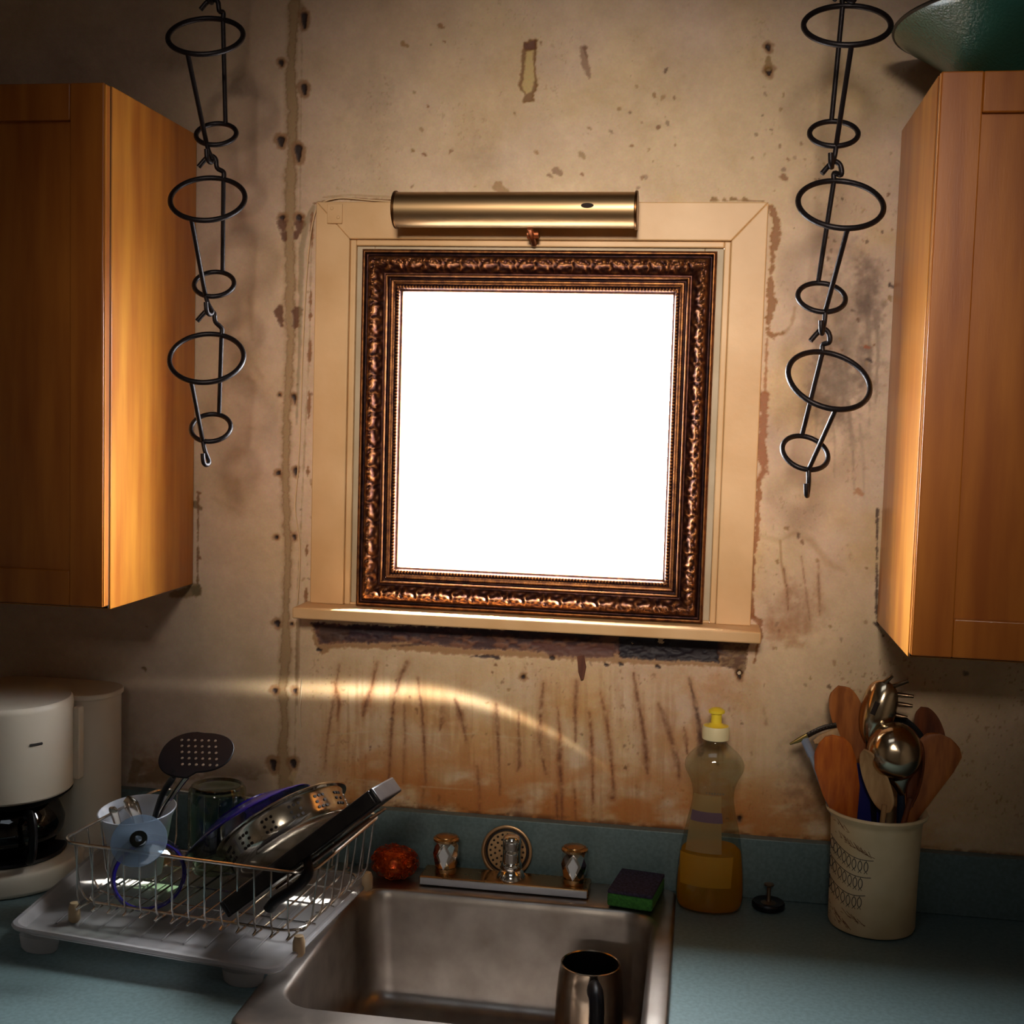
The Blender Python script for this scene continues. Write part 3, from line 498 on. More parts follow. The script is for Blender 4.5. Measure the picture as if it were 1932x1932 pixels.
# ------------------------------------------------------------------ hanging iron ring holders (two chains)
def ringholder(name, y, big, small, R, r, phi, spin, top, bot, label, group):
    tau = math.radians(43); ph = math.radians(phi)
    C1 = P(big[0], big[1], y); C2 = P(small[0], small[1], y+.045)
    e1 = Vector((math.cos(ph), 0, -math.sin(ph))); e2 = Vector((math.sin(ph)*math.sin(tau), math.cos(tau), math.cos(ph)*math.sin(tau)))
    sp_ = math.radians(spin); wr = .0038
    far = lambda C, R_: C + (e1*math.sin(sp_)+e2*math.cos(sp_))*R_
    T = P(top[0], top[1], y+.03); F1, F2, N1, N2 = far(C1, R), far(C2, r), far(C1, -R), far(C2, -r)
    t = thing(name, C1, label, 'hanging holder', group)
    MB().tube(circ(C1, e1, e2, R, 56), wr, 10, True).build('large_ring', m_iron, t)
    MB().tube(circ(C2, e1, e2, r, 44), wr*.95, 10, True).build('small_ring', m_iron, t)
    # stem with the upper hook curling over to the left, then the rear rod
    hk = [T+Vector((-.018,-.004,-.016)), T+Vector((-.010,-.002,-.006)), T+Vector((-.002,0,.001)), T+Vector((.006,.001,-.004)), T+Vector((.008,.002,-.016)), F1+Vector((.0,0,.010)), F1]
    MB().tube(bez(hk, 6), wr*.95, 10).build('upper_hook', m_iron, t)
    MB().tube([F1, F2], wr*.9, 10).build('rod', m_iron, t)
    B = P(bot[0], bot[1], y+.02)
    lo = [N1, N2, N2+(B-N2)*.45+Vector((.001,0,0)), B+Vector((.001,.006,.004)), B+Vector((0,.0,-.001)), B+Vector((-.002,-.007,.003)), B+Vector((-.003,-.008,.016))]
    MB().tube([N1]+bez(lo[1:], 6), wr*.9, 10).build('rod', m_iron, t)
    return t
GL_, GR_ = 'iron ring holders hanging left of the window', 'iron ring holders hanging right of the window'
Lc = [((388,-118),(404,55),(402,-50),(392,30),12,0,None), ((388,68),(408,253),(403,-2),(397,305),5,9,'topmost'), ((392,375),(404,536),(399,295),(396,592),1,11,'middle'), ((390,675),(398,807),(396,586),(390,876),-1,12,'lowest')]
for big, small, top, bot, spin, ph, nm in Lc:
    if nm is None: continue
    ringholder('ring_holder', -.30, big, small, .0525, .0290, ph, spin, top, bot, {'topmost': 'black iron ring holder left of the window, topmost of its hanging chain', 'middle': 'black iron ring holder left of the window, middle one of its hanging chain', 'lowest': 'black iron ring holder left of the window, lowest, with its hook end free'}[nm], GL_)
Rc = [((1598,47),(1573,252),(1600,-22),(1569,314),-3,0,'topmost'), ((1586,385),(1550,561),(1577,306),(1551,628),-10,5,'middle'), ((1564,717),(1519,854),(1555,622),(1523,934),-18,16,'lowest')]
for big, small, top, bot, spin, ph, nm in Rc:
    ringholder('ring_holder', -.30, big, small, .0555, .0320, ph, spin, top, bot, {'topmost': 'black iron ring holder right of the window, topmost of its hanging chain', 'middle': 'black iron ring holder right of the window, middle one of its hanging chain', 'lowest': 'black iron ring holder right of the window, lowest, twisted, with its hook end free'}[nm], GR_)
for (u, v, lab) in ((397, 0, 'black iron hook carrying the left chain of ring holders'), (1596, -22, 'black iron hook carrying the right chain of ring holders')):
    T = P(u, v, -.27); k = MB(); k.tube(bez([T+Vector((-.004,-.008,.018)), T+Vector((-.002,-.007,.002)), T+Vector((0,0,-.003)), T+Vector((.001,.006,.004)), T+Vector((.004,.002,.05)), Vector((T.x+.006, T.y, 2.7495))], 8), .0032, 10)
    tagit(k.build('ceiling_hook', m_iron, org=Vector((T.x, T.y, 2.74))), lab, 'hook')

# ------------------------------------------------------------------ worktop, splashback, sink
ct = thing('worktop', (0, -.3, .91), 'blue-grey laminate worktop with the sink set into it', 'worktop')
SX0, SX1, SY0, SY1 = -.262, .246, -.588, -.035
MB().box(-1.5,SX0,-.66,-.0,.872,.91).box(SX1,1.4,-.66,0,.872,.91).box(SX0,SX1,SY1,0,.872,.91).box(SX0,SX1,-.66,SY0,.872,.91).build('top_slab', m_lam, ct, bevel=.0008)
MB().box(-1.5, 1.4, -.020, 0, .9102, 1.0085).build('splashback', m_lam, ct, bevel=.0015)
bc = thing('base_cabinet', (0, -.3, 0), 'maple base cabinet under the blue-grey worktop', 'cabinet')
MB().box(-1.49,1.39,-.60,-.58,.08,.872).box(-1.49,-1.47,-.58,-.01,.0,.872).box(1.37,1.39,-.58,-.01,0,.872).box(-1.47,1.37,-.58,-.01,.08,.1).build('carcass', m_mapled, bc)
for i in range(5):
    x = -1.49+i*.577; d = MB().box(x, x+.56, -.62, -.60, .1, .865).build('door', m_mapled, bc, bevel=.002)
    MB().tube([(x+.5,-.64,.70),(x+.5,-.64,.80)], .005, 8).tube([(x+.5,-.62,.70),(x+.5,-.64,.70)], .004, 8).tube([(x+.5,-.62,.80),(x+.5,-.64,.80)], .004, 8).build('handle', m_chrome, d)
sk = thing('sink', (0, -.3, .91), 'single-bowl stainless steel sink below the window', 'sink')
def rrect(x0, x1, y0, y1, r, n=10):
    out = []
    for cx, cy, a0 in ((x1-r,y1-r,0),(x0+r,y1-r,PI/2),(x0+r,y0+r,PI),(x1-r,y0+r,1.5*PI)):
        out += [(cx+r*math.cos(a0+PI/2*k/n), cy+r*math.sin(a0+PI/2*k/n)) for k in range(n+1)]
    return out
rings = [(-.278,.262,-.600,-.024,.022,.9095),(-.277,.261,-.599,-.025,.022,.9150),(-.273,.257,-.595,-.029,.022,.9168),(-.262,.246,-.580,-.040,.03,.9150),(-.243,.236,-.534,-.118,.052,.9140),(-.240,.233,-.531,-.121,.050,.9125),(-.2365,.2295,-.528,-.124,.048,.9085),(-.233,.226,-.525,-.128,.046,.895),(-.226,.219,-.518,-.135,.046,.76),(-.220,.213,-.512,-.141,.046,.744),(-.205,.198,-.497,-.156,.04,.736),(-.05,.05,-.35,-.25,.03,.731),(-.03,.03,-.33,-.27,.028,.730)]
s_ = MB(); N_ = 44
vs = []
for x0,x1,y0,y1,r,z in rings: vs += [(x,y,z) for x,y in rrect(x0,x1,y0,y1,r)]
s_.add(vs, [(i*N_+k, i*N_+(k+1)%N_, (i+1)*N_+(k+1)%N_, (i+1)*N_+k) for i in range(len(rings)-1) for k in range(N_)]+[tuple(range((len(rings)-1)*N_, len(rings)*N_))])
s_.build('basin', m_steel, sk, ang=60)
MB().lathe([(.030,0),(.028,.003),(.018,.0015),(0,.001)], (0,-.30,.7302), n=32).build('drain', m_chromeb, sk)

# faucet
fc = thing('faucet', (-.012, -.068, .917), 'chrome two-handle faucet on the back rim of the sink', 'faucet')
MB().box(-.152, .124, -.098, -.043, .9172, .9300).build('base_plate', m_chromeb, fc, bevel=.003, label='worn brassy base plate')
MB().box(-.150, .122, -.1005, -.0975, .9172, .9285).build('plate_front', M('plate edge reflection', (176,180,190), .38, .4), fc, bevel=.001)  # bright reflection on the chrome front put into this pale blue colour
def knob(x):
    p = Vector((x, -.070, .930))
    k = MB(); k.lathe([(0,0),(.0165,0),(.0175,.003),(.0160,.008),(.0175,.009)], p, n=32, cap0=True)
    prof = [(.0170,.009),(.0205,.020),(.0215,.032),(.0200,.046),(.0185,.052)]
    N8 = 10; vs = []
    for i, (r, h) in enumerate(prof):
        for q in range(N8): a = 2*PI*(q+(.5 if i % 2 else 0))/N8-PI/2; vs.append(p+Vector((r*math.cos(a), r*math.sin(a), h)))
    fs = []
    for i in range(len(prof)-1):
        for q in range(N8):
            A, B = i*N8+q, i*N8+(q+1)%N8; C_, D = (i+1)*N8+q, (i+1)*N8+(q+1)%N8
            if i % 2 == 0: fs += [(A, B, C_), (B, D, C_)]
            else: fs += [(A, B, D), (A, D, C_)]
    k2 = MB(); k2.add(vs, fs, False)
    o = k.build('knob_base', m_chromeb, fc)
    h = k2.build('handle', m_chrome, fc, ang=8)
    MB().lathe([(.0185,.0515),(.0215,.054),(.0215,.057),(.0180,.0595),(.0165,.0590),(.0160,.0605),(.0,.0625)], p, n=36).build('handle_cap', m_chromeb, fc, label='worn brassy cap')
    # large lozenge facet on the handle front, bright reflection put into its colour
    c = p+Vector((0,-.0222,.031)); dm = MB(); 
    dm.prism([(-.0085,.003),(0,.0185),(.0085,.003),(0,-.0205)], 0, lambda a, b, t: c+Vector((a, (-.0012 if t else .004)+abs(a)*.15, b)))
    dm.build('facet', M('facet reflection', (206,210,216), .35, .25), h, bevel=.0006)
knob(-.1135); knob(.0975)
p = Vector((-.005, -.070, .930)); k = MB()
k.lathe([(0,0),(.0235,0),(.0235,.002),(.0175,.014),(.0165,.0145),(.0172,.017),(.0172,.024),(.0150,.027)], p, n=40, cap0=True); k.build('spout_base', m_chrome, fc)
MB().lathe([(.0150,.027),(.0145,.040),(.0143,.046),(.0140,.0465),(.0140,.0475),(.0148,.048),(.0150,.056),(.0150,.061),(.0142,.066),(.0110,.0695),(.0060,.0712),(0,.0718)], p, n=40).build('spout_post', m_chrome, fc)
# strainer leaning on the splashback
c = Vector((-.019, -.0300, .9585)); ax = Vector((0,-1,.16)); st = thing('sink_strainer', c-Vector((0,0,.043)), 'round perforated sink strainer leaning on the splashback behind the faucet', 'strainer')
e1, e2, e3 = bas(ax)
MB().lathe([(.0405,.0),(.0425,.001),(.0425,.0035),(.0405,.0045),(.0380,.0040),(.0362,.0010),(.0362,-.001)], c, ax, 56).build('rim', M('stained steel rim', (166,132,96), .35, .8), st)
MB().lathe([(.0362,-.001),(.0330,-.0015),(.0320,.0005),(.0,.0012)], c, ax, 48).build('disc', M('stained strainer', (172,138,98), .45, .6), st)
MB().lathe([(.0385,-.0020),(.0330,.0002),(.0330,-.002)], c, ax, 48).build('gasket', M('dark rubber', (24,18,20), .6), st)
h = MB()
for rr_, nn in ((.0275, 20), (.0200, 14), (.0120, 8)):
    for k_ in range(nn): a = 2*PI*k_/nn; h.lathe([(0,.0004),(.0019,.0004),(.0019,-.0005)], c+e1*(rr_*math.cos(a))+e2*(rr_*math.sin(a))+e3*.0012, ax, 10)
h.build('perforations', m_gap, st)

# copper scrubber: a ball of curled copper strands
def scrub():
    rs = np.random.RandomState(3); mb = MB(); c = Vector((-.198, -.078, .9435))
    mb.lathe([(0,-.022),(.018,-.019),(.031,-.010),(.035,0),(.031,.011),(.018,.020),(0,.023)], c, n=24)
    for i in range(230):
        th = rs.uniform(0, 2*PI); z = rs.uniform(-1, 1); n = Vector((math.sqrt(1-z*z)*math.cos(th), math.sqrt(1-z*z)*math.sin(th), z)); q = c+Vector((n.x*.0375, n.y*.034, n.z*.0245))
        x, y, _ = bas(n); r = rs.uniform(.003, .0062); t = rs.uniform(0, PI); a = x*math.cos(t)+y*math.sin(t); b = (y*math.cos(t)-x*math.sin(t))*.8+n*.6
        mb.tube(circ(q, a, b, r, 10), .00042, 4, True)
    return mb
tagit(scrub().build('scouring_pad', M('copper strands', (216,96,36), .3, .85, col2=(140,44,14), ns=140), org=(-.198,-.078,.92)), 'shiny copper scouring pad on the back sink rim left of the faucet', 'scouring pad')

# sponge on the sink's back right corner
spn = thing('sponge', (.20, -.085, .92), 'green sponge with dark scouring side on the back right corner of the sink', 'sponge')
Rz = Matrix.Rotation(math.radians(-9), 3, 'Z'); oc = Vector((.199, -.078, .9175))
def rbox(x0,x1,y0,y1,z0,z1): m = MB().box(x0,x1,y0,y1,z0,z1); m.v = [Rz @ p + oc for p in m.v]; return m
m = rbox(-.036,.036,-.052,.050,.0005,.021); m.build('foam', M('green foam', (62,128,50), .9, col2=(44,98,38), ns=220, bump=.8, bs=500), spn, bevel=.004)
m = rbox(-.0355,.0355,-.0515,.0495,.021,.0265); m.build('scouring_side', M('scour fibre', (66,58,84), .95, col2=(40,34,52), ns=260, bump=1, bs=700), spn, bevel=.0015, label='dark grey-violet scouring layer')
# sink plug on the worktop
pg = thing('sink_plug', (.407, -.052, .91), 'small black rubber sink plug with metal post right of the soap bottle', 'sink plug')
c = Vector((.407, -.055, .9102)); MB().lathe([(0,0),(.0225,0),(.0255,.003),(.0260,.009),(.0240,.0115),(.0190,.0095),(0,.0095)], c, n=40).build('plug_disc', M('black rubber', (14,13,18), .35), pg)
MB().lathe([(.012,.0095),(.0045,.012),(.0032,.016),(.0032,.034),(.0050,.036),(.0078,.0375),(.0078,.0395),(.0040,.0405),(0,.0405)], c, n=28).build('post', M('dull metal post', (130,108,88), .35, .9), pg)

# washing-up liquid bottle
bo = thing('soap_bottle', (.314, -.08, .91), 'clear plastic bottle half full of yellow washing-up liquid', 'bottle')
bc_ = Vector((.3135, -.080, .9103)); SY = .62
prof = [(0,.004),(.030,.002),(.044,.0005),(.049,.004),(.0520,.014),(.0530,.030),(.0520,.060),(.0490,.090),(.0460,.110),(.0420,.130),(.0370,.152),(.0325,.172),(.0315,.184),(.0330,.198),(.0385,.212),(.0445,.222),(.0470,.230),(.0455,.240),(.0385,.250),(.0290,.259),(.0190,.266),(.0165,.270),(.0165,.275)]
MB().lathe(prof, bc_, n=64, ref=(1,0,0), sy=SY).build('bottle_body', m_glass, bo, sub=1)
li = [(0,.006),(.030,.004),(.043,.003),(.0475,.006),(.0505,.015),(.0515,.030),(.0505,.060),(.0475,.090),(.0450,.108),(0,.108)]
MB().lathe(li, bc_, n=64, ref=(1,0,0), sy=SY*.97).build('liquid', GL('yellow soap', (250,206,60), .05, .1, .42, (236,176,20)), bo, sub=1)
def lab(pts, mat, name, lbl, off=.0010):
    m = MB(); N1 = 14
    def at(x, z):
        h = z; r = np.interp(h, [p[1] for p in prof], [p[0] for p in prof])+off; xx = max(-r*.98, min(r*.98, x)); return bc_+Vector((xx, -SY*math.sqrt(max(r*r-xx*xx, 0)), h))
    m.grid(lambda u, v: at((pts[0]+(pts[2]-pts[0])*v)*(1-u)+(pts[1]+(pts[3]-pts[1])*v)*u, pts[4]+(pts[5]-pts[4])*v), N1, N1); m.build(name, mat, bo, label=lbl)
lab((-.046,.032,-.048,.034,.046,.094), GL('front label film', (252,222,120), .2, .1, .5, (232,186,60)), 'front_label', 'pale yellow lower label')
lab((-.040,.016,-.030,.012,.099,.188), GL('upper label film', (238,226,196), .2, .1, .42, (214,190,136)), 'upper_label', 'see-through upper label')
lab((-.034,.016,-.032,.014,.146,.162), GL('violet band', (176,160,190), .2, .1, .5, (150,132,160)), 'label_band', 'violet band on the label', .0013)
tx = MB()
for i in range(7): x = -.012+i*.0042; tx.box(bc_.x+x, bc_.x+x+.0028, bc_.y-.0212-.0006, bc_.y-.0212, bc_.z+.1905, bc_.z+.1935)
tx.build('print', M('print', (110,90,60), .6), bo)
MB().lathe([(.0200,.2735),(.0212,.2740),(.0214,.2900),(.0200,.2945),(.012,.2950)], bc_, n=40).build('cap', M('cream cap', (236,222,176), .4), bo)
MB().lathe([(.0200,.2944),(.012,.2960),(.0085,.2990),(.0082,.3130),(.0125,.3150),(.0128,.3185),(.0070,.3225),(0,.3230)], bc_, n=32).build('nozzle', M('yellow nozzle', (244,216,60), .35), bo, label='yellow push-pull nozzle')

# steel cup in the sink
mc = Vector((.141, -.222, .7395)); mg = thing('travel_mug', mc, 'stainless steel mug with a black handle standing in the sink', 'mug')
MB().lathe([(0,.001),(.046,.001),(.049,.004),(.0500,.012),(.0510,.040),(.0500,.080),(.0470,.112),(.0440,.127),(.0445,.1290),(.0430,.1300),(.0415,.1285),(.0420,.125),(.0450,.09),(.0470,.05),(.0460,.012),(0,.010)], mc, n=64).build('mug_body', M('polished steel', (190,172,152), .16, 1, rough2=.24, ns=40), mg)
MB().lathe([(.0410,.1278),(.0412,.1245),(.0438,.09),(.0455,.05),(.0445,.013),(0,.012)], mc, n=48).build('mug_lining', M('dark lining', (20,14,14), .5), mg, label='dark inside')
hd = Vector((.22,-1,0)).normalized(); hp = [mc+hd*.045+Vector((0,0,.108)), mc+hd*.060+Vector((0,0,.112)), mc+hd*.076+Vector((0,0,.104)), mc+hd*.080+Vector((0,0,.080)), mc+hd*.074+Vector((0,0,.045)), mc+hd*.060+Vector((0,0,.028)), mc+hd*.047+Vector((0,0,.026))]
MB().tube(bez(hp, 7), [.0155]*(len(bez(hp,7))), 16, flat=.7).build('handle', m_black, mg)

# ------------------------------------------------------------------ drainer tray and wire dish rack
tr = thing('drainer_tray', (-.45, -.31, .92), 'frosted plastic drainer tray under the dish rack, sloping to the sink', 'tray')
TC = [Vector((-.655,-.458,0)), Vector((-.246,-.505,0)), Vector((-.214,-.150,0)), Vector((-.684,-.120,0))]
def tq(a, b, z):
    p = TC[0]*(1-a)*(1-b)+TC[1]*a*(1-b)+TC[2]*a*b+TC[3]*(1-a)*b; return Vector((p.x, p.y, z-(a-.5)*.004))
def tring(ins, z, r=.06, n=8):
    out = []
    lo, hi = ins, 1-ins
    for cx, cy, a0 in ((hi-r,hi-r,0),(lo+r,hi-r,PI/2),(lo+r,lo+r,PI),(hi-r,lo+r,1.5*PI)):
        out += [tq(cx+r*math.cos(a0+PI/2*k/n), cy+r*math.sin(a0+PI/2*k/n), z) for k in range(n+1)]
    return out
T_ = MB(); tv = []; spec = [(.0,.941),(-.004,.944),(0,.9465),(.012,.9465),(.022,.942),(.034,.934),(.06,.9325),(.09,.9335),(.12,.9325),(.3,.9325)]
for ins, z in spec: tv += tring(ins, z)
nt_ = 36
T_.add(tv, [(i*nt_+k, i*nt_+(k+1)%nt_, (i+1)*nt_+(k+1)%nt_, (i+1)*nt_+k) for i in range(len(spec)-1) for k in range(nt_)]+[tuple(range((len(spec)-1)*nt_, len(spec)*nt_))])
T_.build('tray_body', m_trayp, tr, solid=.0018)
for a in (.12, .20, .28, .36, .44, .52, .60, .68, .76, .84):
    MB().tube([tq(a, .16, .9345), tq(a, .84, .9345)], .0016, 6).build('rib', m_trayp, tr)
for a, b in ((.10,.055),(.86,.055),(.10,.94),(.86,.94)):
    q0 = tq(a, b, .9315); zf = .9105 if a < .5 else (.9180 if False else .9105)
    MB().lathe([(.020,0),(.018,-(q0.z-zf)*.8),(.015,-(q0.z-zf)),(0,-(q0.z-zf))], q0, n=20, sx=1.5, sy=.7).build('tray_foot', m_trayp, tr)
rk = thing('dish_rack', (-.41, -.3, .945), 'steel wire dish rack standing on the frosted tray', 'dish rack')
RA = math.radians(-6.2); ru, rv = Vector((math.cos(RA), math.sin(RA), 0)), Vector((-math.sin(RA), math.cos(RA), 0)); RO = Vector((-.607,-.4085,0)); RL, RD = .386, .272
def rp(a, b, z): p = RO+ru*a+rv*b; return Vector((p.x, p.y, z))
ZT, ZB = 1.056, .960
def rloop(ins, z, r, n=6):
    out = []
    for cx, cy, a0 in ((RL-ins-r,RD-ins-r,0),(ins+r,RD-ins-r,PI/2),(ins+r,ins+r,PI),(RL-ins-r,ins+r,1.5*PI)):
        out += [rp(cx+r*math.cos(a0+PI/2*k/n), cy+r*math.sin(a0+PI/2*k/n), z) for k in range(n+1)]
    return out
MB().tube(rloop(0, ZT, .030), .0024, 8, True).build('top_rail', m_wire, rk)
MB().tube(rloop(.022, ZB+.004, .030), .0022, 8, True).build('bottom_rail', m_wire, rk)
nW = 14
for i in range(nW):
    a = .030+(RL-.060)*i/(nW-1)
    pts = [rp(a, .0, ZT), rp(a, .002, ZB+.020), rp(a, .007, ZB+.006), rp(a, .018, ZB), rp(a, RD-.018, ZB), rp(a, RD-.007, ZB+.006), rp(a, RD-.002, ZB+.020), rp(a, RD, ZT)]
    MB().tube([pts[0]]+bez(pts[1:-1], 4)+[pts[-1]], .0015, 6).build('wire', m_wire, rk)
for i in range(7):
    b = .035+(RD-.07)*i/6
    for s_e in (0, 1):
        x0 = 0 if s_e == 0 else RL; sg = 1 if s_e == 0 else -1
        pts = [rp(x0, b, ZT), rp(x0+sg*.010, b, ZB+.022), rp(x0+sg*.020, b, ZB+.004), rp(x0+sg*.034, b, ZB-.001)]
        MB().tube([pts[0]]+bez(pts[1:], 4), .0015, 6).build('wire', m_wire, rk)
for b in (.07, .135, .20): MB().tube([rp(.020, b, ZB-.0028), rp(RL-.020, b, ZB-.0028)], .0016, 6).build('cross_wire', m_wire, rk)
for a, b in ((.018,.012),(RL-.018,.012),(.018,RD-.012),(RL-.018,RD-.012)):
    q0 = rp(a, b, .9365); MB().lathe([(0,0),(.0060,0),(.0085,.004),(.0085,.020),(.0060,.028),(0,.029)], q0, n=20).build('rack_foot', M('amber foot', (176,150,116), .4), rk, label='yellowed plastic foot')

# things in the rack
aD = Vector((.785, 0, .62)).normalized()
def leaned(tilt):      # opening direction of a dish lying against the right end: up and to the left, tipped slightly to the front
    n = Vector((-aD.z, 0, aD.x)); t = math.radians(tilt); return (n*math.cos(t)+Vector((0,1,0))*math.sin(t)).normalized()
# black square pan
A = P(455, 1712, -.395); B = P(738, 1499, -.385)
pn = thing('square_pan', A, 'black square frying pan leaning nearest the right end of the dish rack', 'pan')
n_ = Vector((-(B-A).z, 0, (B-A).x)).normalized(); t8 = math.radians(7); n_ = (n_*math.cos(t8)+Vector((0,1,0))*math.sin(t8)).normalized(); u_ = (B-A).normalized(); w_ = n_.cross(u_).normalized()
Ln = (B-A).length
def pmap(a, b, c): return A+u_*a+w_*(-b)+n_*c
def plate_box(mb, a0, a1, b0, b1, c0, c1):
    mb.add([pmap(a, b, c) for c in (c0,c1) for b in (b0,b1) for a in (a0,a1)], [(0,2,3,1),(4,5,7,6),(0,1,5,4),(2,6,7,3),(0,4,6,2),(1,3,7,5)], False); return mb
wb = .048
m = MB(); plate_box(m, 0, Ln, -wb, wb, -.003, .003)
for q in ((0,.006,-wb,wb),(Ln-.006,Ln,-wb,wb),(.006,Ln-.006,-wb,-wb+.006),(.006,Ln-.006,wb-.006,wb)): plate_box(m, q[0], q[1], q[2], q[3], -.003, .021)
m.build('pan_body', m_blackp, pn, bevel=.0025)
hs = [P(575,1612,-.42), P(583,1640,-.445), P(572,1662,-.455), P(548,1682,-.46), P(522,1698,-.462), P(508,1714,-.462)]
hb = bez(hs, 6); MB().tube(hb, [.006+.006*min(1, i/8) for i in range(len(hb))], 14, flat=.62).build('handle', m_black, pn)
MB().tube([P(585,1595,-.40), P(579,1607,-.412), hs[0]], .0028, 8).build('handle_bracket', m_wire, pn)
# thin dark tray behind it
m = MB(); plate_box(m, .075, Ln-.03, -wb+.012, wb-.012, -.0115, -.0075)
bt = m.build('baking_sheet', M('browned steel sheet', (92,66,48), .35, .85, col2=(54,38,30), ns=14), org=pmap(.1,0,-.008), bevel=.0012); tagit(bt, 'thin browned baking sheet against the underside of the black pan', 'baking sheet')
# perforated steel steamer
sc_ = P(558, 1597, -.238); ns_ = leaned(20); stt = thing('steamer_pan', sc_, 'shiny stainless steel steamer pan with holes in its wall leaning in the dish rack', 'steamer pan')
m_pol = M('polished steel pan', (206,196,180), .14, 1, rough2=.22, ns=20)
e1, e2, _ = bas(ns_)
MB().lathe([(0,0),(.060,0),(.088,.001),(.094,.006),(.0965,.016),(.0985,.040),(.1010,.043),(.1075,.044),(.1085,.046),(.1070,.0475),(.1000,.047),(.0965,.044),(.0945,.016),(.091,.008),(.086,.004),(0,.003)], sc_, ns_, 96).build('pan_body', m_pol, stt)
for g in range(14):
    hl = MB()
    for q in range(9):
        if q % 3 == 1 and (q//3) == 1: continue
        a = 2*PI*g/14+(q % 3-1)*.075; hh = .016+(q//3)*.0085; r = .0974+(hh-.016)*.083
        rd = e1*math.cos(a)+e2*math.sin(a); hl.lathe([(0,.0005),(.0023,.0005),(.0023,-.0008)], sc_+ns_*hh+rd*r, rd, 10)
    hl.build('perforations', m_gap, stt)
# navy plate
pc = P(470, 1553, -.235); npl = leaned(14); pt = MB()
pt.lathe([(.105,0),(.1065,.001),(.105,.0028),(.086,.010),(.064,.0185),(.048,.0215),(.047,.0245),(.043,.0245),(.042,.0215),(0,.0215),(0,.0185),(.060,.0150),(.084,.0070),(.105,0)], pc, npl, 72)
tagit(pt.build('plate', m_navy, org=pc), 'dark navy blue plate leaning behind the steamer pan in the dish rack', 'plate')
# upturned glass jar
jc = Vector((-.444, -.228, .9635)); jr = thing('glass_jar', jc, 'clear glass jar standing upside down behind the plates', 'jar')
MB().lathe([(.034,0),(.0365,.001),(.0375,.006),(.0355,.010),(.0375,.014),(.0370,.020),(.0420,.030),(.0440,.040),(.0445,.110),(.0430,.128),(.0380,.134),(.0345,.1325),(.030,.130),(0,.1275),(0,.1245),(.030,.1265),(.040,.126),(.0415,.110),(.0410,.040),(.034,.020),(.034,0)], jc, n=64).build('jar_body', GL('green glass', (214,226,214), .03, .35), jr)
MB().tube(circ(jc+Vector((0,0,.1315)), (1,0,0), (0,1,0), .0375, 56), .0028, 8, True).build('base_ring', GL('thick glass', (120,136,124), .05, .5), jr, label='thick green-tinted base ring')
# upturned stemmed glass, foot towards the room
fo_ = P(262, 1585, -.440); ri = P(281, 1652, -.350); ag = (fo_-ri).normalized(); gl_len = (fo_-ri).length
gb_ = thing('stemmed_glass', ri, 'stemmed glass with a blue rim lying upside down, its round foot facing the room', 'glass')
K = gl_len/.11
MB().lathe([(.0500,.0),(.0525,.006),(.0530,.016),(.0490,.034),(.0360,.050),(.0180,.060),(.0075,.066),(.0060,.072),(.0060,.100*K),(.0080,gl_len-.006)], ri, ag, 60).build('glass_bowl', m_glass, gb_)
MB().lathe([(0,gl_len+.004),(.0065,gl_len+.004),(.0085,gl_len+.0025),(.034,gl_len),(.0375,gl_len-.0005),(.0380,gl_len-.0020),(.0365,gl_len-.003),(.008,gl_len-.004)], ri, ag, 60).build('foot', GL('glass foot', (206,220,230), .06, .45, .30, (170,190,214)), gb_, label='round glass foot')
x1, y1, _ = bas(ag); MB().tube(circ(ri, x1, y1, .0500, 64), .0032, 8, True).build('rim', M('cobalt glass rim', (34,24,120), .1, coat=.5), gb_, label='cobalt blue rim')
MB().lathe([(.011,gl_len-.004),(.012,gl_len+.0046),(.010,gl_len+.0052),(.0,gl_len+.003)], ri, ag, 32).build('stem_joint', GL('bottle green glass', (60,84,76), .05, .6), gb_, label='dark green centre of the foot')
# white cutlery cup
cc = P(258, 1620, -.272); cc.z = .9635; cu = thing('cutlery_cup', cc, 'white plastic cutlery cup in the left end of the dish rack', 'cup')
cv = []; N0 = 40
for (r, h) in ((.0,0),(.030,0),(.034,.003),(.040,.050),(.0475,.100),(.0525,.113),(.0535,.1150),(.0520,.1160),(.0500,.1140),(.0450,.100),(.0380,.050),(.032,.006),(0,.005)):
    for k_ in range(N0):
        a = 2*PI*k_/N0; tp = .020*max(0, h-.05)/.06*(math.sin(a)*.5+math.cos(a)*.25); cv.append(cc+Vector((r*1.15*math.cos(a), r*.78*math.sin(a), h*.87+tp)))
MB().add(cv, [(i*N0+k_, i*N0+(k_+1)%N0, (i+1)*N0+(k_+1)%N0, (i+1)*N0+k_) for i in range(12) for k_ in range(N0)]).build('cup_body', m_cup, cu)

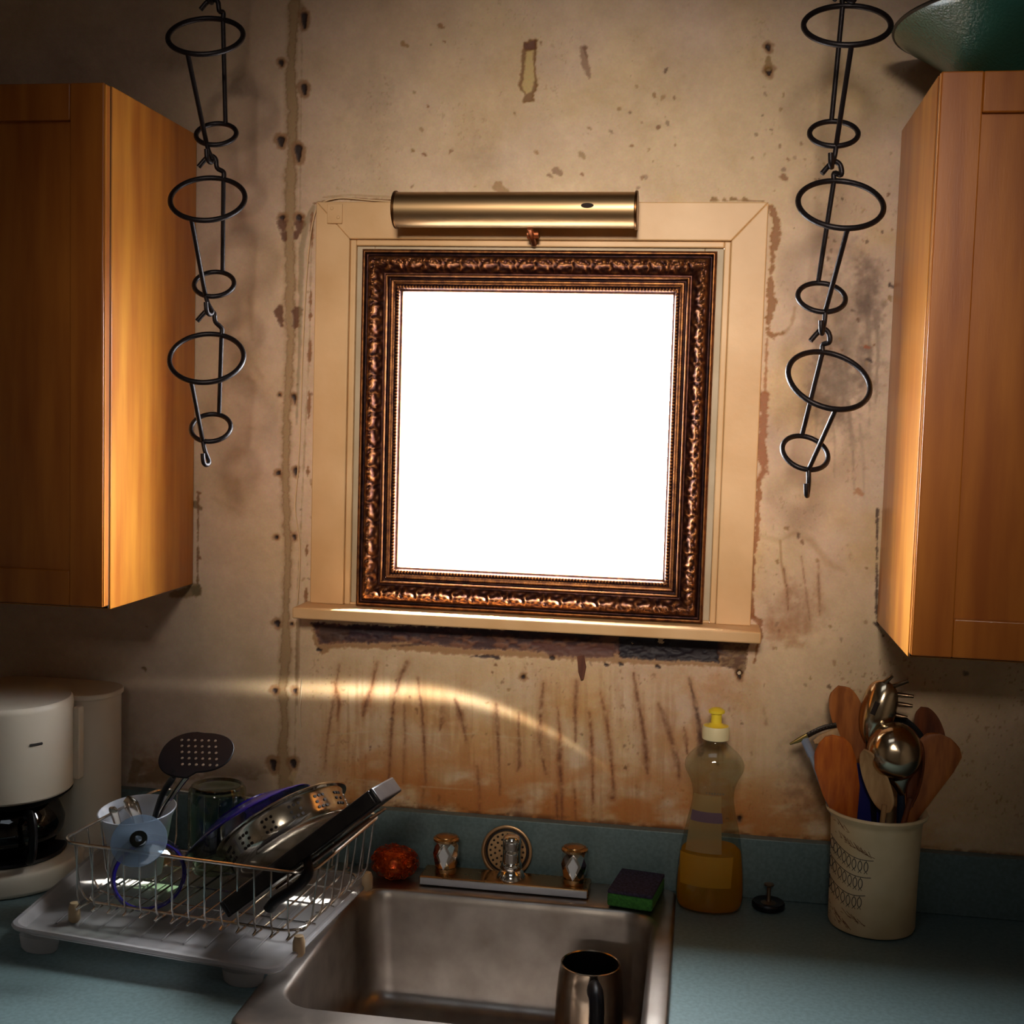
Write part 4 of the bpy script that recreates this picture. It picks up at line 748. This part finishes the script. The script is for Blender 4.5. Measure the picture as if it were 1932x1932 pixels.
def utensil_frame(p0, p1, toward):
    ax = (p1-p0).normalized(); t = Vector(toward); n = (t-ax*t.dot(ax)).normalized(); x = ax.cross(n).normalized()*-1; return ax, n, x
def blade(p0, p1, toward, prof, th=.004, cup=0.0, bend=0.0, nu=15):
    # thick spoon or spatula head: prof = (t, left half width, right half width); closed shell
    ax, n, x = utensil_frame(p0, p1, toward); L = (p1-p0).length; mb = MB(); ts = [p[0] for p in prof]; K_ = 40; vs = []
    for side in (1, -1):
        for j in range(K_):
            t = j/(K_-1); l = np.interp(t, ts, [p[1] for p in prof]); r = np.interp(t, ts, [p[2] for p in prof])
            for i in range(nu):
                s = -1+2*i/(nu-1); w0 = (l if s < 0 else r)*s; rel = abs(s); dep = cup*(1-rel*rel)*math.sin(PI*min(1, max(0, t)))**.7
                edge = (1-rel**6)**.5; vs.append(p0+ax*(L*t)+x*w0+n*(bend*t*t-dep+side*th/2*max(.15, edge)))
    fs = []; off = K_*nu
    for j in range(K_-1):
        for i in range(nu-1): a = j*nu+i; fs += [(a,a+1,a+nu+1,a+nu), (off+a,off+a+nu,off+a+nu+1,off+a+1)]
        fs += [(j*nu,(j+1)*nu,off+(j+1)*nu,off+j*nu), (j*nu+nu-1,off+j*nu+nu-1,off+(j+1)*nu+nu-1,(j+1)*nu+nu-1)]
    for i in range(nu-1): fs += [(i,off+i,off+i+1,i+1), ((K_-1)*nu+i,(K_-1)*nu+i+1,off+(K_-1)*nu+i+1,off+(K_-1)*nu+i)]
    return mb.add(vs, fs)
def oval(w, e=2.2, w0=.0, k=1.0, n=24, peak=.5):   # superellipse outline starting at a neck of half width w0
    out = []
    for i in range(n+1):
        t = i/n; q = t**(math.log(.5)/math.log(peak)); s = abs(2*q-1); ww = w*max(0, 1-s**e)**(1/e); out.append((t, max(ww, w0*(1-t)**.3 if t < .5 else 0, .0006), max(ww*k, w0*(1-t)**.3 if t < .5 else 0, .0006)))
    return out
# slotted spatula and cutlery in the cup
sp0 = P(333, 1462, -.325); sp1 = P(392, 1398, -.325)
sl = thing('slotted_turner', P(285,1530,-.28), 'black slotted plastic turner standing in the white cutlery cup', 'spatula')
hc = P(370, 1424, -.325); ex_ = (P(438,1424,-.325)-P(302,1420,-.325)); hw = ex_.length/2; ex_.normalize()
ey_ = Vector((0,.80,.60)); ey_ = (ey_-ex_*ey_.dot(ex_)).normalized(); nz_ = ex_.cross(ey_)
def turner(side):
    pts = []
    for k_ in range(48):
        a = 2*PI*k_/48; c_, s__ = math.cos(a), math.sin(a); px = hw*np.sign(c_)*abs(c_)**.8; py = .042*np.sign(s__)*abs(s__)**.9
        if c_ > 0: py *= .86; py += .004
        pts.append((px, py))
    return pts
MB().prism(turner(0), 0, lambda a, b, t: hc+ex_*a+ey_*b+nz_*(.0015 if t else -.0015)).build('turner_head', m_black, sl, bevel=.001)
hl = MB()
for r_ in range(5):
    for q in range(6): hl.lathe([(0,.0021),(.0020,.0020),(.0021,.0010)], hc+ex_*((q-2.5)*.0105+(r_-2)*-.004+.004)+ey_*((r_-2)*.011+.003), -nz_ if nz_.y > 0 else nz_, 8, sx=1.1)
hl.build('slots', M('wall seen through holes', (118,98,80), .8), sl)
MB().tube(bez([hc+ex_*-.022+ey_*-.036, P(326,1468,-.325), P(302,1510,-.30), cc+Vector((.01,.0,.02))], 5), .0065, 12, flat=.6).build('handle', m_black, sl)
m_cut = M('cutlery steel', (196,184,170), .18, 1)
def cutlery(name, pts, ws, lab, cat='cutlery', grp='cutlery in the white cup'):
    b_ = bez(pts, 6); W_ = [np.interp(i/(len(b_)-1), np.linspace(0,1,len(ws)), ws) for i in range(len(b_))]
    tagit(MB().tube(b_, list(map(float, W_)), 12, flat=.35).build(name, m_cut, org=pts[0]), lab, cat, grp)
cutlery('fork', [cc+Vector((.012,-.005,.012)), P(300,1540,-.275), P(325,1500,-.28), P(352,1463,-.285)], [.003,.003,.0045,.0060], 'steel fork handle up beside the black turner in the cutlery cup')
cutlery('knife', [cc+Vector((-.012,-.008,.012)), P(226,1570,-.285), P(214,1530,-.292), P(212,1522,-.293)], [.004,.006,.0075,.004], 'steel knife handle end at the left front of the cutlery cup')
cutlery('table_spoon', [cc+Vector((0,0,.012)), P(262,1560,-.272), P(248,1520,-.272), P(236,1508,-.272)], [.004,.008,.013,.006], 'wide dark steel spoon handle in the middle of the cutlery cup')

# ------------------------------------------------------------------ coffee maker
mk = thing('coffee_maker', (-.82, -.15, .91), 'white drip coffee maker with a dark glass jug in the left corner', 'coffee maker')
c0 = Vector((-.822, -.190, .9105))
MB().lathe([(0,0),(.118,0),(.1225,.004),(.1225,.030),(.119,.036),(.100,.038),(0,.038)], c0, n=72).box(-.925,-.672,-.150,-.024,.9105,.935).build('base', m_white, mk, bevel=.003)
MB().lathe([(0,.0),(.092,.0),(.095,.003),(.092,.006),(0,.006)], c0+Vector((0,0,.0385)), n=56).build('hot_plate', m_black, mk)
MB().lathe([(0,.142),(.102,.142),(.1055,.146),(.1055,.284),(.1040,.290),(.101,.293),(0,.2945)], c0, n=72).build('filter_housing', m_white, mk)
MB().lathe([(.1045,.1415),(.096,.134),(.085,.128),(0,.126)], c0, n=56).build('housing_underside', m_black, mk, label='black underside of the filter housing')
co = rrect(-.925, -.684, -.140, -.024, .052, 12)
m = MB(); m.prism(co, 0, lambda a, b, t: Vector((a, b, 1.190 if t else .935))); m.build('water_column', m_white, mk, ang=30)
m = MB(); m.prism(rrect(-.928, -.6805, -.1435, -.022, .054, 12), 0, lambda a, b, t: Vector((a, b, 1.1995 if t else 1.1905))); m.build('lid', m_white, mk, bevel=.002, ang=30)
q0, q1 = P(93, 1380, -.283), P(117, 1373, -.267)
MB().tube([c0+Vector((.1058*math.cos(math.radians(q)), .1058*math.sin(math.radians(q)), .235)) for q in (-39, -33.5, -28)], .0022, 4).build('mark', M('dark mark', (22,18,20), .5), mk)
hq = Vector((-.7035,-.150,0)); MB().box(-.7240,-.7120,-.1560,-.1400,1.065,1.184).build('hinge_strip', m_white, mk, bevel=.002)
MB().lathe([(0,.046),(.060,.046),(.078,.056),(.090,.076),(.092,.092),(.084,.112),(.072,.124),(.070,.128)], c0, n=56).build('jug', GL('dark coffee glass', (60,44,40), .03, .4, .25, (20,14,14)), mk, label='dark glass jug')
MB().lathe([(0,.047),(.058,.047),(.076,.057),(.088,.076),(.0895,.085),(0,.085)], c0, n=48).build('coffee', M('coffee', (16,8,6), .15), mk)
MB().tube(bez([c0+Vector((.075,-.062,.122)), c0+Vector((.092,-.078,.124)), c0+Vector((.098,-.084,.095)), c0+Vector((.088,-.074,.058)), c0+Vector((.070,-.058,.056))], 6), .0095, 12, flat=.7).build('jug_handle', m_black, mk)

# ------------------------------------------------------------------ utensil crock
kc = Vector((.5615, -.083, .9103)); ck = thing('utensil_crock', kc, 'cream ceramic crock with hanging fish drawings, full of utensils', 'crock')
kp = [(0,.0),(.058,0),(.0635,.002),(.0650,.006),(.0652,.060),(.0662,.120),(.0680,.165),(.0695,.172),(.0745,.1765),(.0760,.1800),(.0745,.1835),(.0700,.1825),(.0650,.176),(.0640,.165),(.0620,.10),(.0610,.008),(0,.006)]
MB().lathe(kp, kc, n=80).build('crock_body', M('cream stoneware', (222,202,164), .38, col2=(206,184,142), ns=14, coat=.2), ck)
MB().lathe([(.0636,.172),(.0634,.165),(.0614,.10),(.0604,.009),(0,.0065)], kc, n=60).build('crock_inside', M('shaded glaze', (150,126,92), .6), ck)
def cy(px, py, off=.0003):     # crock surface point from photo pixels (front face)
    z = kc.z+ (1.098-.9103-.0)*(1-(py-1555-(px-1650)*.08)/(1762-1555)); xx = (px-1650)*.000865; h = z-kc.z
    r = float(np.interp(h, [p[1] for p in kp[3:8]], [p[0] for p in kp[3:8]]))+off; xx = max(-r*.99, min(r*.99, xx)); d = Vector((-.12,-1,0)).normalized(); s = Vector((1,-.12,0)).normalized()
    return kc+s*xx+d*math.sqrt(max(r*r-xx*xx, 0))+Vector((0,0,h))
ink = MB(); 
def fish(px, py, w=3.3, hh=8, ll=5):
    pts = [(px+w*math.sin(2*PI*k_/14), py+hh-hh*math.cos(2*PI*k_/14)) for k_ in range(14)]
    ink.tube([cy(*q) for q in pts], .00055, 4, True); ink.tube([cy(px, py+2*hh), cy(px-w*.8, py+2*hh+ll*.8)], .0004, 4); ink.tube([cy(px, py+2*hh), cy(px+w*.8, py+2*hh+ll*.8)], .0004, 4); ink.tube([cy(px, py-3), cy(px, py)], .0004, 4)
for row, xs_, sag in (((1574,1602,1647,1627), (1577,1583,1590,1598,1606,1615,1625,1635), 8), ((1574,1636,1644,1656), (1576,1583,1592,1600,1609,1618,1627), 7), ((1573,1673,1636,1687), (1575,1582,1590,1599,1608,1618,1627), 7)):
    x0_, y0_, x1_, y1_ = row; f_ = lambda x: y0_+(y1_-y0_)*(x-x0_)/(x1_-x0_)+sag*math.sin(PI*(x-x0_)/(x1_-x0_))*1.1
    ink.tube([cy(x0_+(x1_-x0_)*i/12, f_(x0_+(x1_-x0_)*i/12)) for i in range(13)], .00055, 4)
    for x in xs_: fish(x, f_(x)+3)
ink.build('fish_drawing', M('blue black ink', (34,34,44), .6), ck, label='three rows of ink fish hanging on lines')
hh_ = MB(); rs = random.Random(4)
for (x0_, y0_, x1_, y1_, n_h) in ((1578,1568,1598,1580,6),(1590,1593,1640,1618,13),(1580,1722,1602,1740,7),(1606,1722,1630,1734,5),(1586,1738,1612,1744,4)):
    for i in range(n_h):
        t = i/(n_h-1); x = x0_+(x1_-x0_)*t; y = y0_+(y1_-y0_)*t; hh_.tube([cy(x-5+rs.uniform(-3,3), y-6), cy(x+5+rs.uniform(-3,3), y+5)], .00035, 4)
        if i % 2 == 0: hh_.tube([cy(x-9, y-1+rs.uniform(-2,2)), cy(x+9, y+6+rs.uniform(-2,2))], .00035, 4)
hh_.build('hatched_strokes', M('brown ink', (104,54,28), .7), ck, label='brown hatched strokes')

W1 = M('orange wood', (204,110,34), .42, col2=(160,72,16), ns=30, stretch=(3,3,.5), coat=.1)
W2 = M('brown wood', (168,98,42), .5, col2=(128,68,26), ns=30, stretch=(3,3,.5))
W3 = M('pale wood', (190,152,104), .55, col2=(158,120,78), ns=30, stretch=(3,3,.5))
W4 = M('dark wood', (120,62,32), .5, col2=(80,38,18), ns=30, stretch=(3,3,.5))
GU = 'utensils in the cream crock'
def inpot(dx, dy, h=.03): return kc+Vector((dx, dy, h))
def uten(name, label, cat, mat, top, neck, y_t, y_n, prof, foot, th=.005, cup=0., bend=0., toward=(0,-1,.15), hr=.0045, hm=None):
    t1, t0 = P(top[0], top[1], y_t), P(neck[0], neck[1], y_n); t = thing(name, foot, label, cat, GU)
    blade(t0, t1, toward, prof, th, cup, bend).build('head', mat, t, ang=50)
    MB().tube([foot, t0+(foot-t0)*.5, t0+(t1-t0)*.12], [hr, hr, hr*.9], 12).build('handle', hm or mat, t); return t
uten('wooden_spoon', 'tall oval wooden spoon at the back left of the crock', 'wooden spoon', W2, (1582,1294), (1632,1452), -.075, -.070, oval(.0255, 2.3, .006, peak=.60), inpot(.028,.025), .007, .006)
uten('wooden_spatula', 'orange wooden spatula leaning out at the left front of the crock', 'spatula', W1, (1560,1389), (1604,1560), -.105, -.100, [(0,.010,.010),(.15,.017,.020),(.4,.029,.028),(.7,.034,.030),(.86,.032,.024),(.95,.024,.014),(1,.009,.003)], inpot(.012,-.028), .006)
uten('blue_spatula', 'dark blue silicone spatula behind the pale spoon in the crock', 'spatula', M('dark blue silicone', (22,26,100), .4), (1618,1440), (1640,1580), -.085, -.085, oval(.030, 3, .014, peak=.45), inpot(.0,-.02), .006)
uten('wooden_spoon', 'pale narrow wooden spoon turned sideways at the front of the crock', 'wooden spoon', W3, (1630,1414), (1674,1532), -.125, -.120, oval(.0200, 2.1, .006, .9, peak=.45), inpot(-.010,-.038), .006, .007, toward=(-.5,-1,.1))
uten('wooden_spatula', 'broad brown wooden spatula leaning out on the right of the crock', 'spatula', W2, (1782,1388), (1702,1560), -.080, -.085, [(0,.012,.012),(.2,.018,.018),(.45,.026,.024),(.7,.034,.032),(.88,.036,.030),(.96,.026,.024),(1,.010,.010)], inpot(-.010,-.018), .006)
uten('wooden_spoon', 'brown wooden spoon seen edge-on in front of the broad spatula on the right', 'wooden spoon', W4, (1735,1398), (1716,1520), -.112, -.105, oval(.0150, 2.1, .006, peak=.55), inpot(.004,-.028), .006, .010, toward=(-.9,-.6,.1))
uten('wooden_spoon', 'small dark wooden spoon at the back right of the crock', 'wooden spoon', W4, (1738,1334), (1772,1425), -.050, -.050, oval(.0200, 2.1, .006), inpot(-.02,.03), .006, .005)
uten('nylon_spoon', 'black nylon spoon behind the steel ladle in the crock', 'spoon', m_black, (1672,1350), (1742,1412), -.065, -.065, oval(.0190, 2.4, .006), inpot(.01,.03), .005, .004)
# ladle
lc = P(1690, 1418, -.112); ld = thing('ladle', inpot(.004,-.02), 'steel ladle, its round bowl turned bottom out, in the middle of the crock', 'ladle', GU)
axl = Vector((.1,-1,.22)).normalized(); m = MB()
m.lathe([(.0405,-.010),(.0415,-.008),(.0400,.003),(.0355,.014),(.0270,.024),(.0150,.0295),(0,.031)], lc, axl, 56, ref=(0,0,1), sx=1.08, sy=1); m.build('ladle_bowl', M('ladle steel', (196,176,150), .12, 1, rough2=.2, ns=30), ld)
blade(P(1702,1500,-.110), P(1692,1432,-.118), (0,-1,.1), [(0,.004,.004),(.3,.012,.012),(.65,.027,.027),(1,.038,.038)], .003, -.006).build('neck', M('ladle neck', (180,164,144), .16, 1), ld)
MB().tube([inpot(.004,-.02), P(1700,1560,-.100), P(1700,1492,-.107)], [.006,.007,.0055], 12, flat=.7).build('handle', M('dark teal handle', (20,30,50), .35), ld)
# spaghetti server with tines
sv = thing('pasta_server', inpot(.01,.0), 'steel pasta server with tines and a slot, tallest in the crock', 'pasta server', GU)
s0, s1 = P(1640, 1402, -.085), P(1672, 1283, -.085); axs, nn, xx_ = utensil_frame(s0, s1, (-.35,-1,.1))
blade(s0, s1, (-.35,-1,.1), oval(.0265, 2.3, .007, peak=.55), .0022, -.016).build('server_head', M('server steel', (200,180,152), .12, 1, rough2=.2, ns=30), sv)
for (u0, v0, u1, v1) in ((1664,1292,1684,1275),(1670,1299,1714,1285),(1676,1309,1724,1314),(1678,1326,1722,1332),(1672,1346,1712,1354)):
    MB().tube([P(u0,v0,-.083), P((u0+u1)/2,(v0+v1)/2,-.090), P(u1,v1,-.092)], [.0042,.0038,.0026], 10, flat=.9).build('tine', M('tine steel', (120,96,74), .25, 1), sv)
MB().tube([P(1656,1325,-.1005), P(1646,1348,-.1010)], .0040, 10, flat=.35).build('slot', m_gap, sv, label='dark oval slot')
MB().tube([inpot(.01,.0), s0+(inpot(.01,0)-s0)*.4, s0+axs*.006], [.007,.0075,.006], 12, flat=.6).build('handle', m_black, sv)
# slicer hanging over the left rim
sl2 = thing('slicer', P(1548,1472,-.10), 'small metal slicer with a serrated bar sticking out left of the crock', 'slicer', GU)
b_ = MB(); b_.tube([P(1580,1560,-.088), P(1549,1474,-.10), P(1531,1424,-.102)], [.003,.0045,.0048], 8, flat=.4); b_.build('shaft', M('white metal shaft', (190,190,200), .3, .7), sl2)
MB().tube([P(1532,1426,-.1025), P(1517,1393,-.103)], .0062, 10, flat=.4).build('shaft_end', M('pale blue metal', (176,184,206), .3, .6), sl2)
MB().tube([P(1490,1404,-.104), P(1508,1396,-.104), P(1523,1387,-.104)], [.0015,.004,.0035], 8, flat=.4).build('bar_end', M('bar brass', (190,160,96), .25, .9), sl2)
b_ = MB(); pts_ = [P(1523,1388,-.100), P(1540,1379,-.098), P(1558,1372,-.096), P(1578,1368,-.094)]
b_.tube(bez(pts_, 5), .0042, 8, flat=.35)
for i in range(9): q = P(1524+i*6, 1385-i*2.1, -.101); b_.lathe([(.0022,0),(0,.0032)], q, (-.3,0,1), 6)
b_.build('serrated_bar', M('dark serrated steel', (52,44,38), .4, .7), sl2)
blade(P(1536,1400,-.098), P(1583,1384,-.092), (0,-1,.2), [(0,.003,.003),(.3,.008,.008),(1,.010,.010)], .004).build('wedge', W3, sl2)
